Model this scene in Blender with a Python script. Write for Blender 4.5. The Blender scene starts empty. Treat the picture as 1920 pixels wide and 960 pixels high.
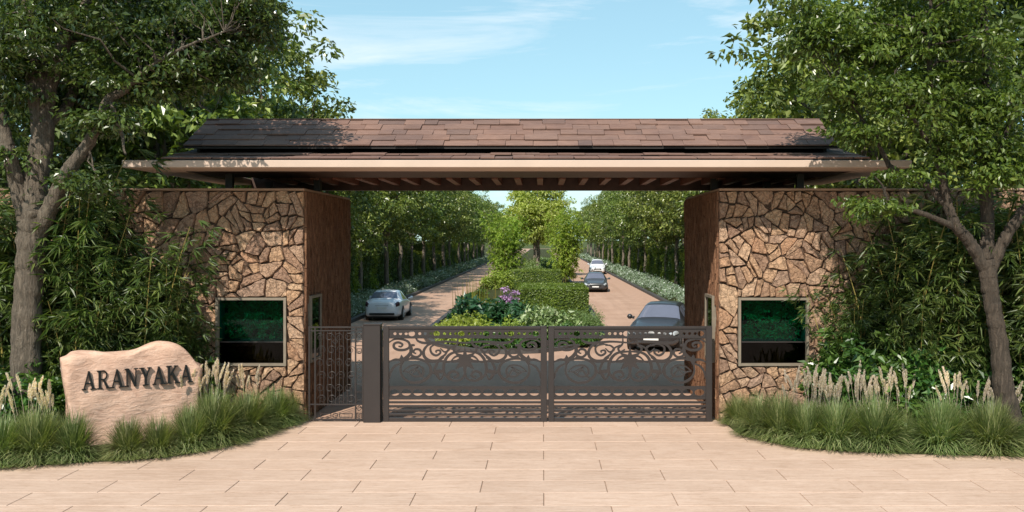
import bpy, math, random
import numpy as np
from mathutils import Vector, Matrix

SC = bpy.context.scene
COL = SC.collection
random.seed(7)
RNG = np.random.default_rng(7)

# ------------------------------------------------------------------ camera, sky, sun, exposure
CAMH = 4.0
FPX = 1810.0            # focal length in px of the 1920 wide photograph
VPX, VPY = 1018.0, 449.0
cam = bpy.data.cameras.new('camera'); camo = bpy.data.objects.new('camera', cam); COL.objects.link(camo)
camo.location = (0, 0, CAMH); camo.rotation_euler = (math.radians(90), 0, 0)
cam.sensor_width = 36; cam.lens = FPX / 1920 * 36
cam.shift_x = -(VPX - 960) / 1920; cam.shift_y = -(480 - VPY) / 1920
cam.clip_end = 6000; cam.clip_start = 0.1
SC.camera = camo

SUN_DIR = Vector((0.36, 1.0, -1.07)).normalized()
sun = bpy.data.lights.new('sun', 'SUN'); suno = bpy.data.objects.new('sun', sun); COL.objects.link(suno)
sun.energy = 4.6; sun.angle = math.radians(0.5); sun.color = (1.0, 0.93, 0.82)
suno.rotation_euler = SUN_DIR.to_track_quat('-Z', 'Y').to_euler(); suno.location = (-20, -30, 40)

SC.view_settings.view_transform = 'Standard'; SC.view_settings.look = 'None'
SC.view_settings.exposure = 0.42; SC.view_settings.gamma = 1.0
SC.view_settings.use_curve_mapping = False

world = bpy.data.worlds.new('World'); SC.world = world; world.use_nodes = True
def build_world():
    nt = world.node_tree; N = nt.nodes; L = nt.links
    for n in list(N): N.remove(n)
    out = N.new('ShaderNodeOutputWorld'); bg = N.new('ShaderNodeBackground')
    sky = N.new('ShaderNodeTexSky'); sky.sky_type = 'NISHITA'; sky.sun_disc = False
    sky.sun_elevation = math.asin(-SUN_DIR.z); sky.sun_rotation = math.atan2(-SUN_DIR.x, -SUN_DIR.y)
    sky.altitude = 50; sky.air_density = 1.0; sky.dust_density = 0.4; sky.ozone_density = 2.0
    tc = N.new('ShaderNodeTexCoord')
    mp = N.new('ShaderNodeMapping'); mp.inputs['Rotation'].default_value = (0, math.radians(9), 0)
    mp.inputs['Location'].default_value = (2.1, 0.3, 0.4); mp.inputs['Scale'].default_value = (2.1, 2.1, 15)
    nz = N.new('ShaderNodeTexNoise'); nz.inputs['Scale'].default_value = 1.0; nz.inputs['Detail'].default_value = 9
    nz.inputs['Roughness'].default_value = 0.62; nz.inputs['Distortion'].default_value = 0.5
    rp = N.new('ShaderNodeValToRGB'); rp.color_ramp.elements[0].position = 0.52; rp.color_ramp.elements[1].position = 0.76
    mul = N.new('ShaderNodeMath'); mul.operation = 'MULTIPLY'; mul.inputs[1].default_value = 0.85
    mix = N.new('ShaderNodeMix'); mix.data_type = 'RGBA'
    mix.inputs['B'].default_value = (8.6, 8.8, 9.0, 1)
    L.new(tc.outputs['Generated'], mp.inputs['Vector']); L.new(mp.outputs[0], nz.inputs['Vector'])
    L.new(nz.outputs['Fac'], rp.inputs[0]); L.new(rp.outputs[0], mul.inputs[0])
    L.new(mul.outputs[0], mix.inputs['Factor']); 
    tint = N.new('ShaderNodeMix'); tint.data_type = 'RGBA'; tint.blend_type = 'MULTIPLY'; tint.inputs['Factor'].default_value = 1
    tint.inputs['B'].default_value = (2.02, 2.78, 2.84, 1)
    gm = N.new('ShaderNodeGamma'); gm.inputs['Gamma'].default_value = .5
    L.new(sky.outputs[0], gm.inputs[0]); L.new(gm.outputs[0], tint.inputs['A']); L.new(tint.outputs['Result'], mix.inputs['A'])
    L.new(mix.outputs['Result'], bg.inputs['Color']); bg.inputs['Strength'].default_value = 0.1
    L.new(bg.outputs[0], out.inputs['Surface'])
build_world()

# ------------------------------------------------------------------ helpers
def at(px, py, Y):
    """world point seen at photo pixel (px,py) at distance Y"""
    return Vector(((px - VPX) / FPX * Y, Y, CAMH - (py - VPY) / FPX * Y))
def gnd(px, py):
    Y = CAMH * FPX / (py - VPY)
    return Vector(((px - VPX) / FPX * Y, Y, 0))

def mkmesh(name, V, F, mat=None, smooth=False):
    me = bpy.data.meshes.new(name)
    V = V.tolist() if isinstance(V, np.ndarray) else [tuple(v) for v in V]
    F = F.tolist() if isinstance(F, np.ndarray) else F
    me.from_pydata(V, [], F); me.update()
    if mat: me.materials.append(mat)
    if smooth: me.polygons.foreach_set('use_smooth', [True] * len(me.polygons))
    return me
def link(name, me, parent=None, loc=(0, 0, 0), rotz=0.0):
    o = bpy.data.objects.new(name, me); COL.objects.link(o)
    o.location = loc; o.rotation_euler = (0, 0, rotz)
    if parent: o.parent = parent
    return o
def tag(o, label=None, cat=None, group=None, kind=None):
    if label: o['label'] = label
    if cat: o['category'] = cat
    if group: o['group'] = group
    if kind: o['kind'] = kind
    return o
def thing(name, label, cat, loc=(0, 0, 0), rotz=0.0, group=None):
    return tag(link(name, None, None, loc, rotz), label, cat, group)

class MB:
    def __init__(s): s.V = []; s.F = []
    def add(s, V, F):
        b = len(s.V); s.V += [tuple(v) for v in V]; s.F += [tuple(i + b for i in f) for f in F]; return s
    def box(s, x0, x1, y0, y1, z0, z1):
        V = [(x0, y0, z0), (x1, y0, z0), (x1, y1, z0), (x0, y1, z0), (x0, y0, z1), (x1, y0, z1), (x1, y1, z1), (x0, y1, z1)]
        return s.add(V, [(0, 3, 2, 1), (4, 5, 6, 7), (0, 1, 5, 4), (1, 2, 6, 5), (2, 3, 7, 6), (3, 0, 4, 7)])
    def bbox(s, x0, x1, y0, y1, z0, z1, b=0.01):
        """box with chamfered edges"""
        V = []; idx = {}
        for i, x in enumerate((x0, x1)):
            for j, y in enumerate((y0, y1)):
                for k, z in enumerate((z0, z1)):
                    sx, sy, sz = (b if i == 0 else -b), (b if j == 0 else -b), (b if k == 0 else -b)
                    idx[i, j, k] = len(V)
                    V += [(x, y + sy, z + sz), (x + sx, y, z + sz), (x + sx, y + sy, z)]
        F = []
        g = lambda i, j, k, a: idx[i, j, k] + a
        for i in (0, 1): F.append([g(i, 0, 0, 0), g(i, 1, 0, 0), g(i, 1, 1, 0), g(i, 0, 1, 0)][::(1 if i else -1)])
        for j in (0, 1): F.append([g(0, j, 0, 1), g(0, j, 1, 1), g(1, j, 1, 1), g(1, j, 0, 1)][::(1 if j else -1)])
        for k in (0, 1): F.append([g(0, 0, k, 2), g(1, 0, k, 2), g(1, 1, k, 2), g(0, 1, k, 2)][::(1 if k else -1)])
        for i in (0, 1):
            for j in (0, 1): F.append([g(i, j, 0, 0), g(i, j, 1, 0), g(i, j, 1, 1), g(i, j, 0, 1)])
            for k in (0, 1): F.append([g(i, 0, k, 0), g(i, 1, k, 0), g(i, 1, k, 2), g(i, 0, k, 2)])
        for j in (0, 1):
            for k in (0, 1): F.append([g(0, j, k, 1), g(1, j, k, 1), g(1, j, k, 2), g(0, j, k, 2)])
        for i in (0, 1):
            for j in (0, 1):
                for k in (0, 1): F.append([g(i, j, k, 0), g(i, j, k, 1), g(i, j, k, 2)])
        return s.add(V, F)
    def tube(s, P, R, n=8, cap=True, rough=0.0):
        P = [Vector(p) for p in P]; rings = []; V = []; F = []
        ref = Vector((0, 0, 1))
        prev = None
        for i, p in enumerate(P):
            t = (P[min(i + 1, len(P) - 1)] - P[max(i - 1, 0)])
            t = t.normalized() if t.length > 1e-9 else Vector((0, 0, 1))
            if prev is None:
                a = t.orthogonal().normalized()
            else:
                a = (prev - t * prev.dot(t)); a = a.normalized() if a.length > 1e-6 else t.orthogonal().normalized()
            prev = a; b = t.cross(a)
            for k in range(n):
                w = 2 * math.pi * k / n
                k_ = 1.0
                if rough: k_ += rough * (.9 * math.sin(4 * w + 1.3 * p.z + R[0] * 50) + .7 * math.sin(9 * w - 2.2 * p.z) + .6 * math.sin(14 * w + 5 * p.z) + random.gauss(0, .55))
                V.append(p + (a * math.cos(w) + b * math.sin(w)) * R[i] * k_)
        for i in range(len(P) - 1):
            for k in range(n):
                F.append((i * n + k, i * n + (k + 1) % n, (i + 1) * n + (k + 1) % n, (i + 1) * n + k))
        if cap:
            F.append(tuple(range(n))[::-1]); F.append(tuple((len(P) - 1) * n + k for k in range(n)))
        return s.add(V, F)
    def mesh(s, name, mat, smooth=False): return mkmesh(name, s.V, s.F, mat, smooth)
    def build(s, name, mat, parent=None, smooth=False, loc=(0, 0, 0), rotz=0):
        return link(name, s.mesh(name, mat, smooth), parent, loc, rotz)

def catmull(P, n=8):
    P = [np.array(p, float) for p in P]; out = []
    for i in range(len(P) - 1):
        p0 = P[i - 1] if i else 2 * P[0] - P[1]; p1 = P[i]; p2 = P[i + 1]
        p3 = P[i + 2] if i + 2 < len(P) else 2 * P[-1] - P[-2]
        for k in range(n):
            t = k / n
            out.append(.5 * (2 * p1 + (p2 - p0) * t + (2 * p0 - 5 * p1 + 4 * p2 - p3) * t * t + (3 * p1 - p0 - 3 * p2 + p3) * t ** 3))
    out.append(P[-1]); return out

ORD = ['first', 'second', 'third', 'fourth', 'fifth', 'sixth', 'seventh', 'eighth', 'ninth', 'tenth', 'eleventh', 'twelfth',
       'thirteenth', 'fourteenth', 'fifteenth', 'sixteenth', 'seventeenth', 'eighteenth', 'nineteenth', 'twentieth',
       'twenty-first', 'twenty-second', 'twenty-third', 'twenty-fourth', 'twenty-fifth', 'twenty-sixth', 'twenty-seventh', 'twenty-eighth', 'twenty-ninth', 'thirtieth']

# ------------------------------------------------------------------ materials
def mat(name):
    m = bpy.data.materials.new(name); m.use_nodes = True
    nt = m.node_tree; b = nt.nodes['Principled BSDF']
    return m, nt, nt.nodes, nt.links, b
def ramp(N, stops):
    r = N.new('ShaderNodeValToRGB'); e = r.color_ramp.elements
    e[0].position, e[0].color = stops[0][0], (*stops[0][1], 1)
    e[1].position, e[1].color = stops[-1][0], (*stops[-1][1], 1)
    for p, c in stops[1:-1]:
        x = e.new(p); x.color = (*c, 1)
    return r
def noise(N, L, vec, scale, detail=6, rough=.6, dist=0.0):
    n = N.new('ShaderNodeTexNoise'); n.inputs['Scale'].default_value = scale; n.inputs['Detail'].default_value = detail
    n.inputs['Roughness'].default_value = rough; n.inputs['Distortion'].default_value = dist
    if vec: L.new(vec, n.inputs['Vector'])
    return n
def mapping(N, L, vec, scale=(1, 1, 1), rot=(0, 0, 0)):
    m = N.new('ShaderNodeMapping'); m.inputs['Scale'].default_value = scale; m.inputs['Rotation'].default_value = rot
    L.new(vec, m.inputs['Vector']); return m
def mixc(N, L, fac, a, b, mode='MIX'):
    m = N.new('ShaderNodeMix'); m.data_type = 'RGBA'; m.blend_type = mode
    for s, v in (('Factor', fac), ('A', a), ('B', b)):
        if isinstance(v, (int, float)): m.inputs[s].default_value = v
        elif isinstance(v, tuple): m.inputs[s].default_value = (*v, 1)
        else: L.new(v, m.inputs[s])
    return m.outputs['Result']
def bump(N, L, b, h, strength=.5, dist=.02):
    bp = N.new('ShaderNodeBump'); bp.inputs['Strength'].default_value = strength; bp.inputs['Distance'].default_value = dist
    L.new(h, bp.inputs['Height']); L.new(bp.outputs[0], b.inputs['Normal']); return bp
def coords(N, kind='Object'):
    return N.new('ShaderNodeTexCoord').outputs[kind]
def wpos(N): return N.new('ShaderNodeNewGeometry').outputs['Position']

def m_plain(name, c, rough=.5, metal=0.0, var=.12, spec=.5, nscale=3.0, coat=0.0):
    m, nt, N, L, b = mat(name)
    n = noise(N, L, wpos(N), nscale, 5)
    r = ramp(N, [(.3, tuple(x * (1 - var) for x in c)), (.7, tuple(min(1, x * (1 + var)) for x in c))])
    L.new(n.outputs['Fac'], r.inputs[0]); L.new(r.outputs[0], b.inputs['Base Color'])
    b.inputs['Roughness'].default_value = rough; b.inputs['Metallic'].default_value = metal
    b.inputs['Specular IOR Level'].default_value = spec; b.inputs['Coat Weight'].default_value = coat
    return m

def m_leaf(name, c1, c2, c3=None, rough=.42, trans=.3, spec=.45):
    m, nt, N, L, b = mat(name)
    g = N.new('ShaderNodeNewGeometry'); oi = N.new('ShaderNodeObjectInfo')
    st = [(0, c1), (1, c2)] if c3 is None else [(0, c1), (.75, c2), (1, c3)]
    r = ramp(N, st); L.new(g.outputs['Random Per Island'], r.inputs[0])
    n = noise(N, L, wpos(N), .55, 3)
    hs = N.new('ShaderNodeHueSaturation')
    mr = N.new('ShaderNodeMapRange'); mr.inputs['To Min'].default_value = .72; mr.inputs['To Max'].default_value = 1.3
    mr.inputs['From Min'].default_value = .3; mr.inputs['From Max'].default_value = .7
    L.new(n.outputs['Fac'], mr.inputs[0]); L.new(mr.outputs[0], hs.inputs['Value'])
    mh = N.new('ShaderNodeMapRange'); mh.inputs['To Min'].default_value = .485; mh.inputs['To Max'].default_value = .515
    L.new(oi.outputs['Random'], mh.inputs[0]); L.new(mh.outputs[0], hs.inputs['Hue'])
    L.new(r.outputs[0], hs.inputs['Color']); L.new(hs.outputs[0], b.inputs['Base Color'])
    b.inputs['Roughness'].default_value = rough; b.inputs['Specular IOR Level'].default_value = spec
    tr = N.new('ShaderNodeBsdfTranslucent')
    br = mixc(N, L, 1.0, hs.outputs[0], (1.6, 1.7, .55), 'MULTIPLY'); L.new(br, tr.inputs['Color'])
    ms = N.new('ShaderNodeMixShader'); ms.inputs[0].default_value = trans
    out = N['Material Output']
    L.new(b.outputs[0], ms.inputs[1]); L.new(tr.outputs[0], ms.inputs[2]); L.new(ms.outputs[0], out.inputs['Surface'])
    return m

def m_bark(name, c1, c2, scale=1.0):
    m, nt, N, L, b = mat(name)
    p = mapping(N, L, coords(N), (9 * scale, 9 * scale, 1.6 * scale))
    n = noise(N, L, p.outputs[0], 2.2, 9, .68, .6)
    n2 = noise(N, L, coords(N), 1.3, 3)
    r = ramp(N, [(.32, tuple(x * .35 for x in c1)), (.5, c1), (.72, c2)]); L.new(n.outputs['Fac'], r.inputs[0])
    c = mixc(N, L, n2.outputs['Fac'], r.outputs[0], (.10, .085, .06), 'MIX')
    c = mixc(N, L, .45, r.outputs[0], c)
    L.new(c, b.inputs['Base Color']); b.inputs['Roughness'].default_value = .9
    bump(N, L, b, n.outputs['Fac'], 1.0, .12)
    return m

def m_stone(name, pal, bscale=1.0):
    m, nt, N, L, b = mat(name)
    oi = N.new('ShaderNodeObjectInfo'); P = wpos(N)
    k = len(pal); r = ramp(N, [(i / (k - 1), c) for i, c in enumerate(pal)]); L.new(oi.outputs['Random'], r.inputs[0])
    n = noise(N, L, P, 8.5 * bscale, 11, .78, .7)
    n2 = noise(N, L, P, 26 * bscale, 8, .7)
    vr = N.new('ShaderNodeTexVoronoi'); vr.feature = 'DISTANCE_TO_EDGE'; vr.inputs['Scale'].default_value = 9 * bscale
    nd = mixc(N, L, .12, P, n.outputs['Color'], 'ADD'); L.new(nd, vr.inputs['Vector'])
    cr = ramp(N, [(0.0, (.35, .3, .27)), (.045, (1, 1, 1))]); L.new(vr.outputs['Distance'], cr.inputs[0])
    r2 = ramp(N, [(.30, (.28, .22, .20)), (.47, (.9, .87, .84)), (.72, (1.4, 1.32, 1.2))]); L.new(n.outputs['Fac'], r2.inputs[0])
    c = mixc(N, L, .85, r.outputs[0], r2.outputs[0], 'MULTIPLY')
    c = mixc(N, L, .45, c, cr.outputs[0], 'MULTIPLY')
    sp = ramp(N, [(.30, (.3, .27, .26)), (.42, (1, 1, 1))]); L.new(n2.outputs['Fac'], sp.inputs[0])
    c = mixc(N, L, .7, c, sp.outputs[0], 'MULTIPLY')
    L.new(c, b.inputs['Base Color']); b.inputs['Roughness'].default_value = .92; b.inputs['Specular IOR Level'].default_value = .2
    a = N.new('ShaderNodeMath'); a.operation = 'MULTIPLY_ADD'; a.inputs[1].default_value = .35
    L.new(n2.outputs['Fac'], a.inputs[0]); L.new(n.outputs['Fac'], a.inputs[2])
    a2 = N.new('ShaderNodeMath'); a2.operation = 'MULTIPLY_ADD'; a2.inputs[1].default_value = .25
    L.new(cr.outputs[0], a2.inputs[0]); L.new(a.outputs[0], a2.inputs[2])
    bump(N, L, b, a2.outputs[0], 1.0, .11)
    return m

M = {}
M['stone'] = m_stone('rubble stone', [(.56, .335, .215), (.66, .43, .275), (.48, .325, .25), (.70, .48, .32), (.58, .37, .24), (.40, .255, .185), (.64, .44, .31), (.46, .28, .18)])
M['mortar'] = m_plain('dark mortar', (.075, .048, .034), .95, var=.4, spec=.1, nscale=12)
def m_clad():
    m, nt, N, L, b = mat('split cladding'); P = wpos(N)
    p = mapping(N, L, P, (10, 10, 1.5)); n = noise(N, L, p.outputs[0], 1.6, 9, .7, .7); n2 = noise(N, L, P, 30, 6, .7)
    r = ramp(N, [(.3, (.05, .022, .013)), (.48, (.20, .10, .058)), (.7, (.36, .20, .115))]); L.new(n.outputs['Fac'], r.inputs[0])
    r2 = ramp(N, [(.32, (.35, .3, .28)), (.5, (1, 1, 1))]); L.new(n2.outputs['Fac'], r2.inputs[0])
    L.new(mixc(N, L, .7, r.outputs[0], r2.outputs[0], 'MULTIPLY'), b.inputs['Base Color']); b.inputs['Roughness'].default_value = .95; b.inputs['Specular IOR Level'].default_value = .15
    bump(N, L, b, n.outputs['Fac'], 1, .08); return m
M['clad'] = m_clad()

def m_paving():
    m, nt, N, L, b = mat('travertine slab')
    oi = N.new('ShaderNodeObjectInfo'); P = wpos(N)
    add = N.new('ShaderNodeVectorMath'); add.operation = 'ADD'
    cx = N.new('ShaderNodeCombineXYZ'); ml = N.new('ShaderNodeMath'); ml.operation = 'MULTIPLY'; ml.inputs[1].default_value = 37
    L.new(oi.outputs['Random'], ml.inputs[0]); L.new(ml.outputs[0], cx.inputs[0]); L.new(ml.outputs[0], cx.inputs[1])
    L.new(P, add.inputs[0]); L.new(cx.outputs[0], add.inputs[1])
    p = mapping(N, L, add.outputs[0], (1.4, 13, 1)); n = noise(N, L, p.outputs[0], 1.5, 9, .62, .9)
    p2 = mapping(N, L, add.outputs[0], (9, 60, 1)); n2 = noise(N, L, p2.outputs[0], 1.2, 5, .6, .4)
    r = ramp(N, [(.24, (.35, .232, .168)), (.42, (.495, .345, .26)), (.58, (.555, .40, .312)), (.8, (.63, .475, .385))]); L.new(n.outputs['Fac'], r.inputs[0])
    r2 = ramp(N, [(.30, (.5, .42, .36)), (.46, (1, 1, 1))]); L.new(n2.outputs['Fac'], r2.inputs[0])
    c = mixc(N, L, .55, r.outputs[0], r2.outputs[0], 'MULTIPLY')
    hs = N.new('ShaderNodeHueSaturation'); mr = N.new('ShaderNodeMapRange'); mr.inputs['To Min'].default_value = .95; mr.inputs['To Max'].default_value = 1.05
    L.new(oi.outputs['Random'], mr.inputs[0]); L.new(mr.outputs[0], hs.inputs['Value']); L.new(c, hs.inputs['Color'])
    st = noise(N, L, P, .55, 7, .65, .6); rs = ramp(N, [(.30, (.88, .855, .835)), (.56, (1, 1, 1))]); L.new(st.outputs['Fac'], rs.inputs[0])
    c = mixc(N, L, .8, hs.outputs[0], rs.outputs[0], 'MULTIPLY')
    L.new(c, b.inputs['Base Color']); b.inputs['Roughness'].default_value = .75; b.inputs['Specular IOR Level'].default_value = .3
    bump(N, L, b, n2.outputs['Fac'], .35, .01)
    return m
M['paving'] = m_paving()
M['grout'] = m_plain('paving joint', (.25, .165, .115), .95, var=.25, nscale=8)

def m_road():
    m, nt, N, L, b = mat('red brown road surface')
    P = wpos(N); n = noise(N, L, P, .5, 6); n2 = noise(N, L, P, 40, 4)
    p = mapping(N, L, P, (1, .06, 1)); n3 = noise(N, L, p.outputs[0], 1.4, 5)
    r = ramp(N, [(.3, (.40, .245, .17)), (.7, (.50, .32, .23))]); L.new(n.outputs['Fac'], r.inputs[0])
    r3 = ramp(N, [(.35, (.82, .8, .78)), (.6, (1, 1, 1))]); L.new(n3.outputs['Fac'], r3.inputs[0])
    c = mixc(N, L, .8, r.outputs[0], r3.outputs[0], 'MULTIPLY')
    r2 = ramp(N, [(.3, (.8, .8, .8)), (.7, (1.12, 1.12, 1.12))]); L.new(n2.outputs['Fac'], r2.inputs[0])
    c = mixc(N, L, .6, c, r2.outputs[0], 'MULTIPLY')
    L.new(c, b.inputs['Base Color']); b.inputs['Roughness'].default_value = .85
    bump(N, L, b, n2.outputs['Fac'], .3, .01); return m
M['road'] = m_road()
M['roadband'] = m_plain('paler road strip', (.42, .26, .185), .85, var=.12)
M['kerb'] = m_plain('dark kerb stone', (.055, .05, .048), .7, var=.3)
def m_ground(name, a, c, sc=1.5):
    m, nt, N, L, b = mat(name); n = noise(N, L, wpos(N), sc, 9, .7)
    r = ramp(N, [(.3, a), (.7, c)]); L.new(n.outputs['Fac'], r.inputs[0]); L.new(r.outputs[0], b.inputs['Base Color'])
    b.inputs['Roughness'].default_value = 1; b.inputs['Specular IOR Level'].default_value = .1
    bump(N, L, b, n.outputs['Fac'], .8, .08); return m
M['ground'] = m_ground('grassy ground', (.045, .06, .02), (.09, .105, .035))
M['soil'] = m_ground('leafy soil', (.035, .028, .015), (.055, .07, .022), 4)

def m_shingle():
    m, nt, N, L, b = mat('weathered shingle'); oi = N.new('ShaderNodeObjectInfo'); P = wpos(N)
    r = ramp(N, [(0, (.18, .107, .086)), (.25, (.225, .136, .108)), (.5, (.19, .118, .096)), (.7, (.24, .147, .116)), (.85, (.155, .102, .088)), (1, (.21, .124, .096))])
    L.new(oi.outputs['Random'], r.inputs[0])
    p = mapping(N, L, P, (3, 14, 14)); n = noise(N, L, p.outputs[0], 1.5, 7, .65)
    r2 = ramp(N, [(.3, (.7, .68, .68)), (.65, (1.12, 1.1, 1.08))]); L.new(n.outputs['Fac'], r2.inputs[0])
    c = mixc(N, L, .8, r.outputs[0], r2.outputs[0], 'MULTIPLY')
    n2 = noise(N, L, P, .6, 3); r3 = ramp(N, [(.4, (.78, .78, .8)), (.62, (1.08, 1.05, 1))]); L.new(n2.outputs['Fac'], r3.inputs[0])
    c = mixc(N, L, .7, c, r3.outputs[0], 'MULTIPLY')
    L.new(c, b.inputs['Base Color']); b.inputs['Roughness'].default_value = .8; b.inputs['Specular IOR Level'].default_value = .25
    bump(N, L, b, n.outputs['Fac'], .5, .015); return m
M['shingle'] = m_shingle()
M['fascia'] = m_plain('cream painted fascia', (.50, .375, .30), .6, var=.06, nscale=1.2)
M['darkwood'] = m_plain('dark stained timber', (.055, .026, .017), .6, var=.3, nscale=5)
M['rafter'] = m_plain('red brown rafter timber', (.17, .065, .038), .55, var=.25, nscale=6)
M['membrane'] = m_plain('dark roof felt', (.03, .025, .023), .9)
M['gate'] = m_plain('brown grey powder coat', (.029, .022, .0205), .45, .1, var=.10, nscale=2)
M['frame'] = m_plain('stone grey window frame', (.19, .155, .115), .6, var=.15, nscale=6)
M['coping'] = m_plain('wall coping', (.30, .19, .125), .8, var=.2)
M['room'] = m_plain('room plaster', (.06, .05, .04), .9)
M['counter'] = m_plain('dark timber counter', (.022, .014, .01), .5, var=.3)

def m_glass(name, tint, gloss=.1, rough=.02):
    m, nt, N, L, b = mat(name); N.remove(b)
    t = N.new('ShaderNodeBsdfTransparent'); t.inputs[0].default_value = (*tint, 1)
    g = N.new('ShaderNodeBsdfGlossy'); g.inputs['Roughness'].default_value = rough
    n = noise(N, L, wpos(N), 2.5, 2); r = ramp(N, [(.3, (.8, .8, .8)), (.7, (1, 1, 1))]); L.new(n.outputs['Fac'], r.inputs[0]); L.new(r.outputs[0], g.inputs[0])
    lw = N.new('ShaderNodeLayerWeight'); lw.inputs[0].default_value = .25
    mr = N.new('ShaderNodeMapRange'); mr.inputs['To Min'].default_value = gloss; mr.inputs['To Max'].default_value = .55
    L.new(lw.outputs['Fresnel'], mr.inputs[0])
    ms = N.new('ShaderNodeMixShader'); L.new(mr.outputs[0], ms.inputs[0])
    L.new(t.outputs[0], ms.inputs[1]); L.new(g.outputs[0], ms.inputs[2]); L.new(ms.outputs[0], N['Material Output'].inputs[0])
    return m
M['greenglass'] = m_glass('green tinted glass', (.04, .74, .70), .0)
M['darkglass'] = m_glass('smoked glass', (.16, .15, .13), .0)

def m_sandstone():
    m, nt, N, L, b = mat('pink sandstone'); P = coords(N)
    p = mapping(N, L, P, (2.2, 2.2, 7), (0, math.radians(22), 0)); n = noise(N, L, p.outputs[0], 1.7, 10, .65, .8)
    n2 = noise(N, L, P, 22, 8, .7); n3 = noise(N, L, P, 1.3, 4)
    r = ramp(N, [(.25, (.44, .27, .20)), (.5, (.60, .40, .305)), (.75, (.70, .50, .40))]); L.new(n.outputs['Fac'], r.inputs[0])
    r3 = ramp(N, [(.35, (.82, .78, .76)), (.65, (1.08, 1.04, 1))]); L.new(n3.outputs['Fac'], r3.inputs[0])
    c = mixc(N, L, .8, r.outputs[0], r3.outputs[0], 'MULTIPLY')
    L.new(c, b.inputs['Base Color']); b.inputs['Roughness'].default_value = .9; b.inputs['Specular IOR Level'].default_value = .2
    a = N.new('ShaderNodeMath'); a.operation = 'MULTIPLY_ADD'; a.inputs[1].default_value = .4
    L.new(n2.outputs['Fac'], a.inputs[0]); L.new(n.outputs['Fac'], a.inputs[2]); bump(N, L, b, a.outputs[0], .8, .035); return m
M['sandstone'] = m_sandstone()
M['letter'] = m_plain('black bronze letter', (.012, .015, .016), .35, .5, var=.3)

M['leaf_front_l'] = m_leaf('front tree leaf deep', (.028, .053, .012), (.07, .105, .021), (.12, .16, .045), rough=.30, spec=.6, trans=.25)
M['leaf_front_r'] = m_leaf('front tree leaf mid', (.038, .07, .012), (.095, .15, .023), (.15, .20, .045), rough=.36, trans=.3)
M['leaf_alley'] = m_leaf('avenue leaf', (.055, .085, .015), (.155, .205, .036), (.29, .33, .10), rough=.33, trans=.25, spec=.6)
M['leaf_wood'] = m_leaf('woodland leaf', (.035, .055, .012), (.085, .12, .024), rough=.45, trans=.25)
M['leaf_median'] = m_leaf('pale median leaf', (.19, .24, .04), (.36, .42, .09), (.50, .53, .22), trans=.35)
M['leaf_bamboo'] = m_leaf('bamboo leaf', (.035, .065, .014), (.09, .135, .03), (.19, .23, .07), rough=.4, trans=.3)
M['leaf_bamboo_y'] = m_leaf('yellow bamboo leaf', (.15, .23, .03), (.30, .40, .06), (.44, .48, .11), trans=.35)
M['culm'] = m_plain('bamboo culm', (.24, .19, .05), .45, var=.3, nscale=4)
M['leaf_broad'] = m_leaf('broad glossy leaf', (.035, .085, .018), (.08, .16, .03), (.13, .21, .05), rough=.3, spec=.6)
M['leaf_yellow'] = m_leaf('yellow green leaf', (.17, .23, .035), (.32, .38, .07), trans=.3)
M['leaf_dark'] = m_leaf('dark green leaf', (.018, .06, .03), (.04, .11, .045), (.08, .16, .08), rough=.3, spec=.6)
M['leaf_pale'] = m_leaf('cream edged leaf', (.10, .15, .045), (.27, .33, .14), (.50, .54, .34), trans=.2)
M['leaf_soft'] = m_leaf('soft grey green leaf', (.12, .18, .06), (.22, .29, .11), trans=.3)
M['leaf_silver'] = m_leaf('silver border leaf', (.10, .16, .07), (.22, .28, .20), (.55, .60, .55), trans=.15)
M['leaf_hedge'] = m_leaf('clipped hedge leaf', (.07, .12, .016), (.13, .19, .028), (.18, .24, .045))
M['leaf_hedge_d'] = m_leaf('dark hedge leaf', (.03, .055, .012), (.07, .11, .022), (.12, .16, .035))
M['leaf_hedge_y'] = m_leaf('yellow hedge leaf', (.12, .17, .02), (.24, .28, .04))
M['flower'] = m_leaf('purple flower', (.40, .22, .50), (.62, .45, .74), trans=.2)
M['spike'] = m_leaf('bronze spike leaf', (.20, .15, .035), (.15, .19, .03), trans=.25)
M['grass'] = m_leaf('fountain grass blade', (.075, .11, .034), (.19, .235, .085), (.40, .40, .21), rough=.5, trans=.3)
M['plume'] = m_leaf('fountain grass plume', (.52, .43, .37), (.72, .63, .57), rough=.9, trans=.3)
M['bark_l'] = m_bark('grey brown bark', (.15, .115, .085), (.30, .24, .18))
M['bark_r'] = m_bark('dark brown bark', (.062, .042, .03), (.14, .10, .072))
M['bark_a'] = m_bark('avenue bark', (.20, .16, .125), (.34, .28, .21), .7)

# ------------------------------------------------------------------ the setting: ground, paving, road, island
YG = 21.2                # gate and wall front plane
S = FPX / YG
WXL, WXR = -5.255, 3.87  # opening between the gatehouse walls
WTOP = 5.07
WYB = 26.2

tag(MB().add([(-3000, -3000, -.09), (3000, -3000, -.09), (3000, 3000, -.09), (-3000, 3000, -.09)], [(0, 1, 2, 3)]).build('ground', M['ground']), kind='structure')

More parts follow.
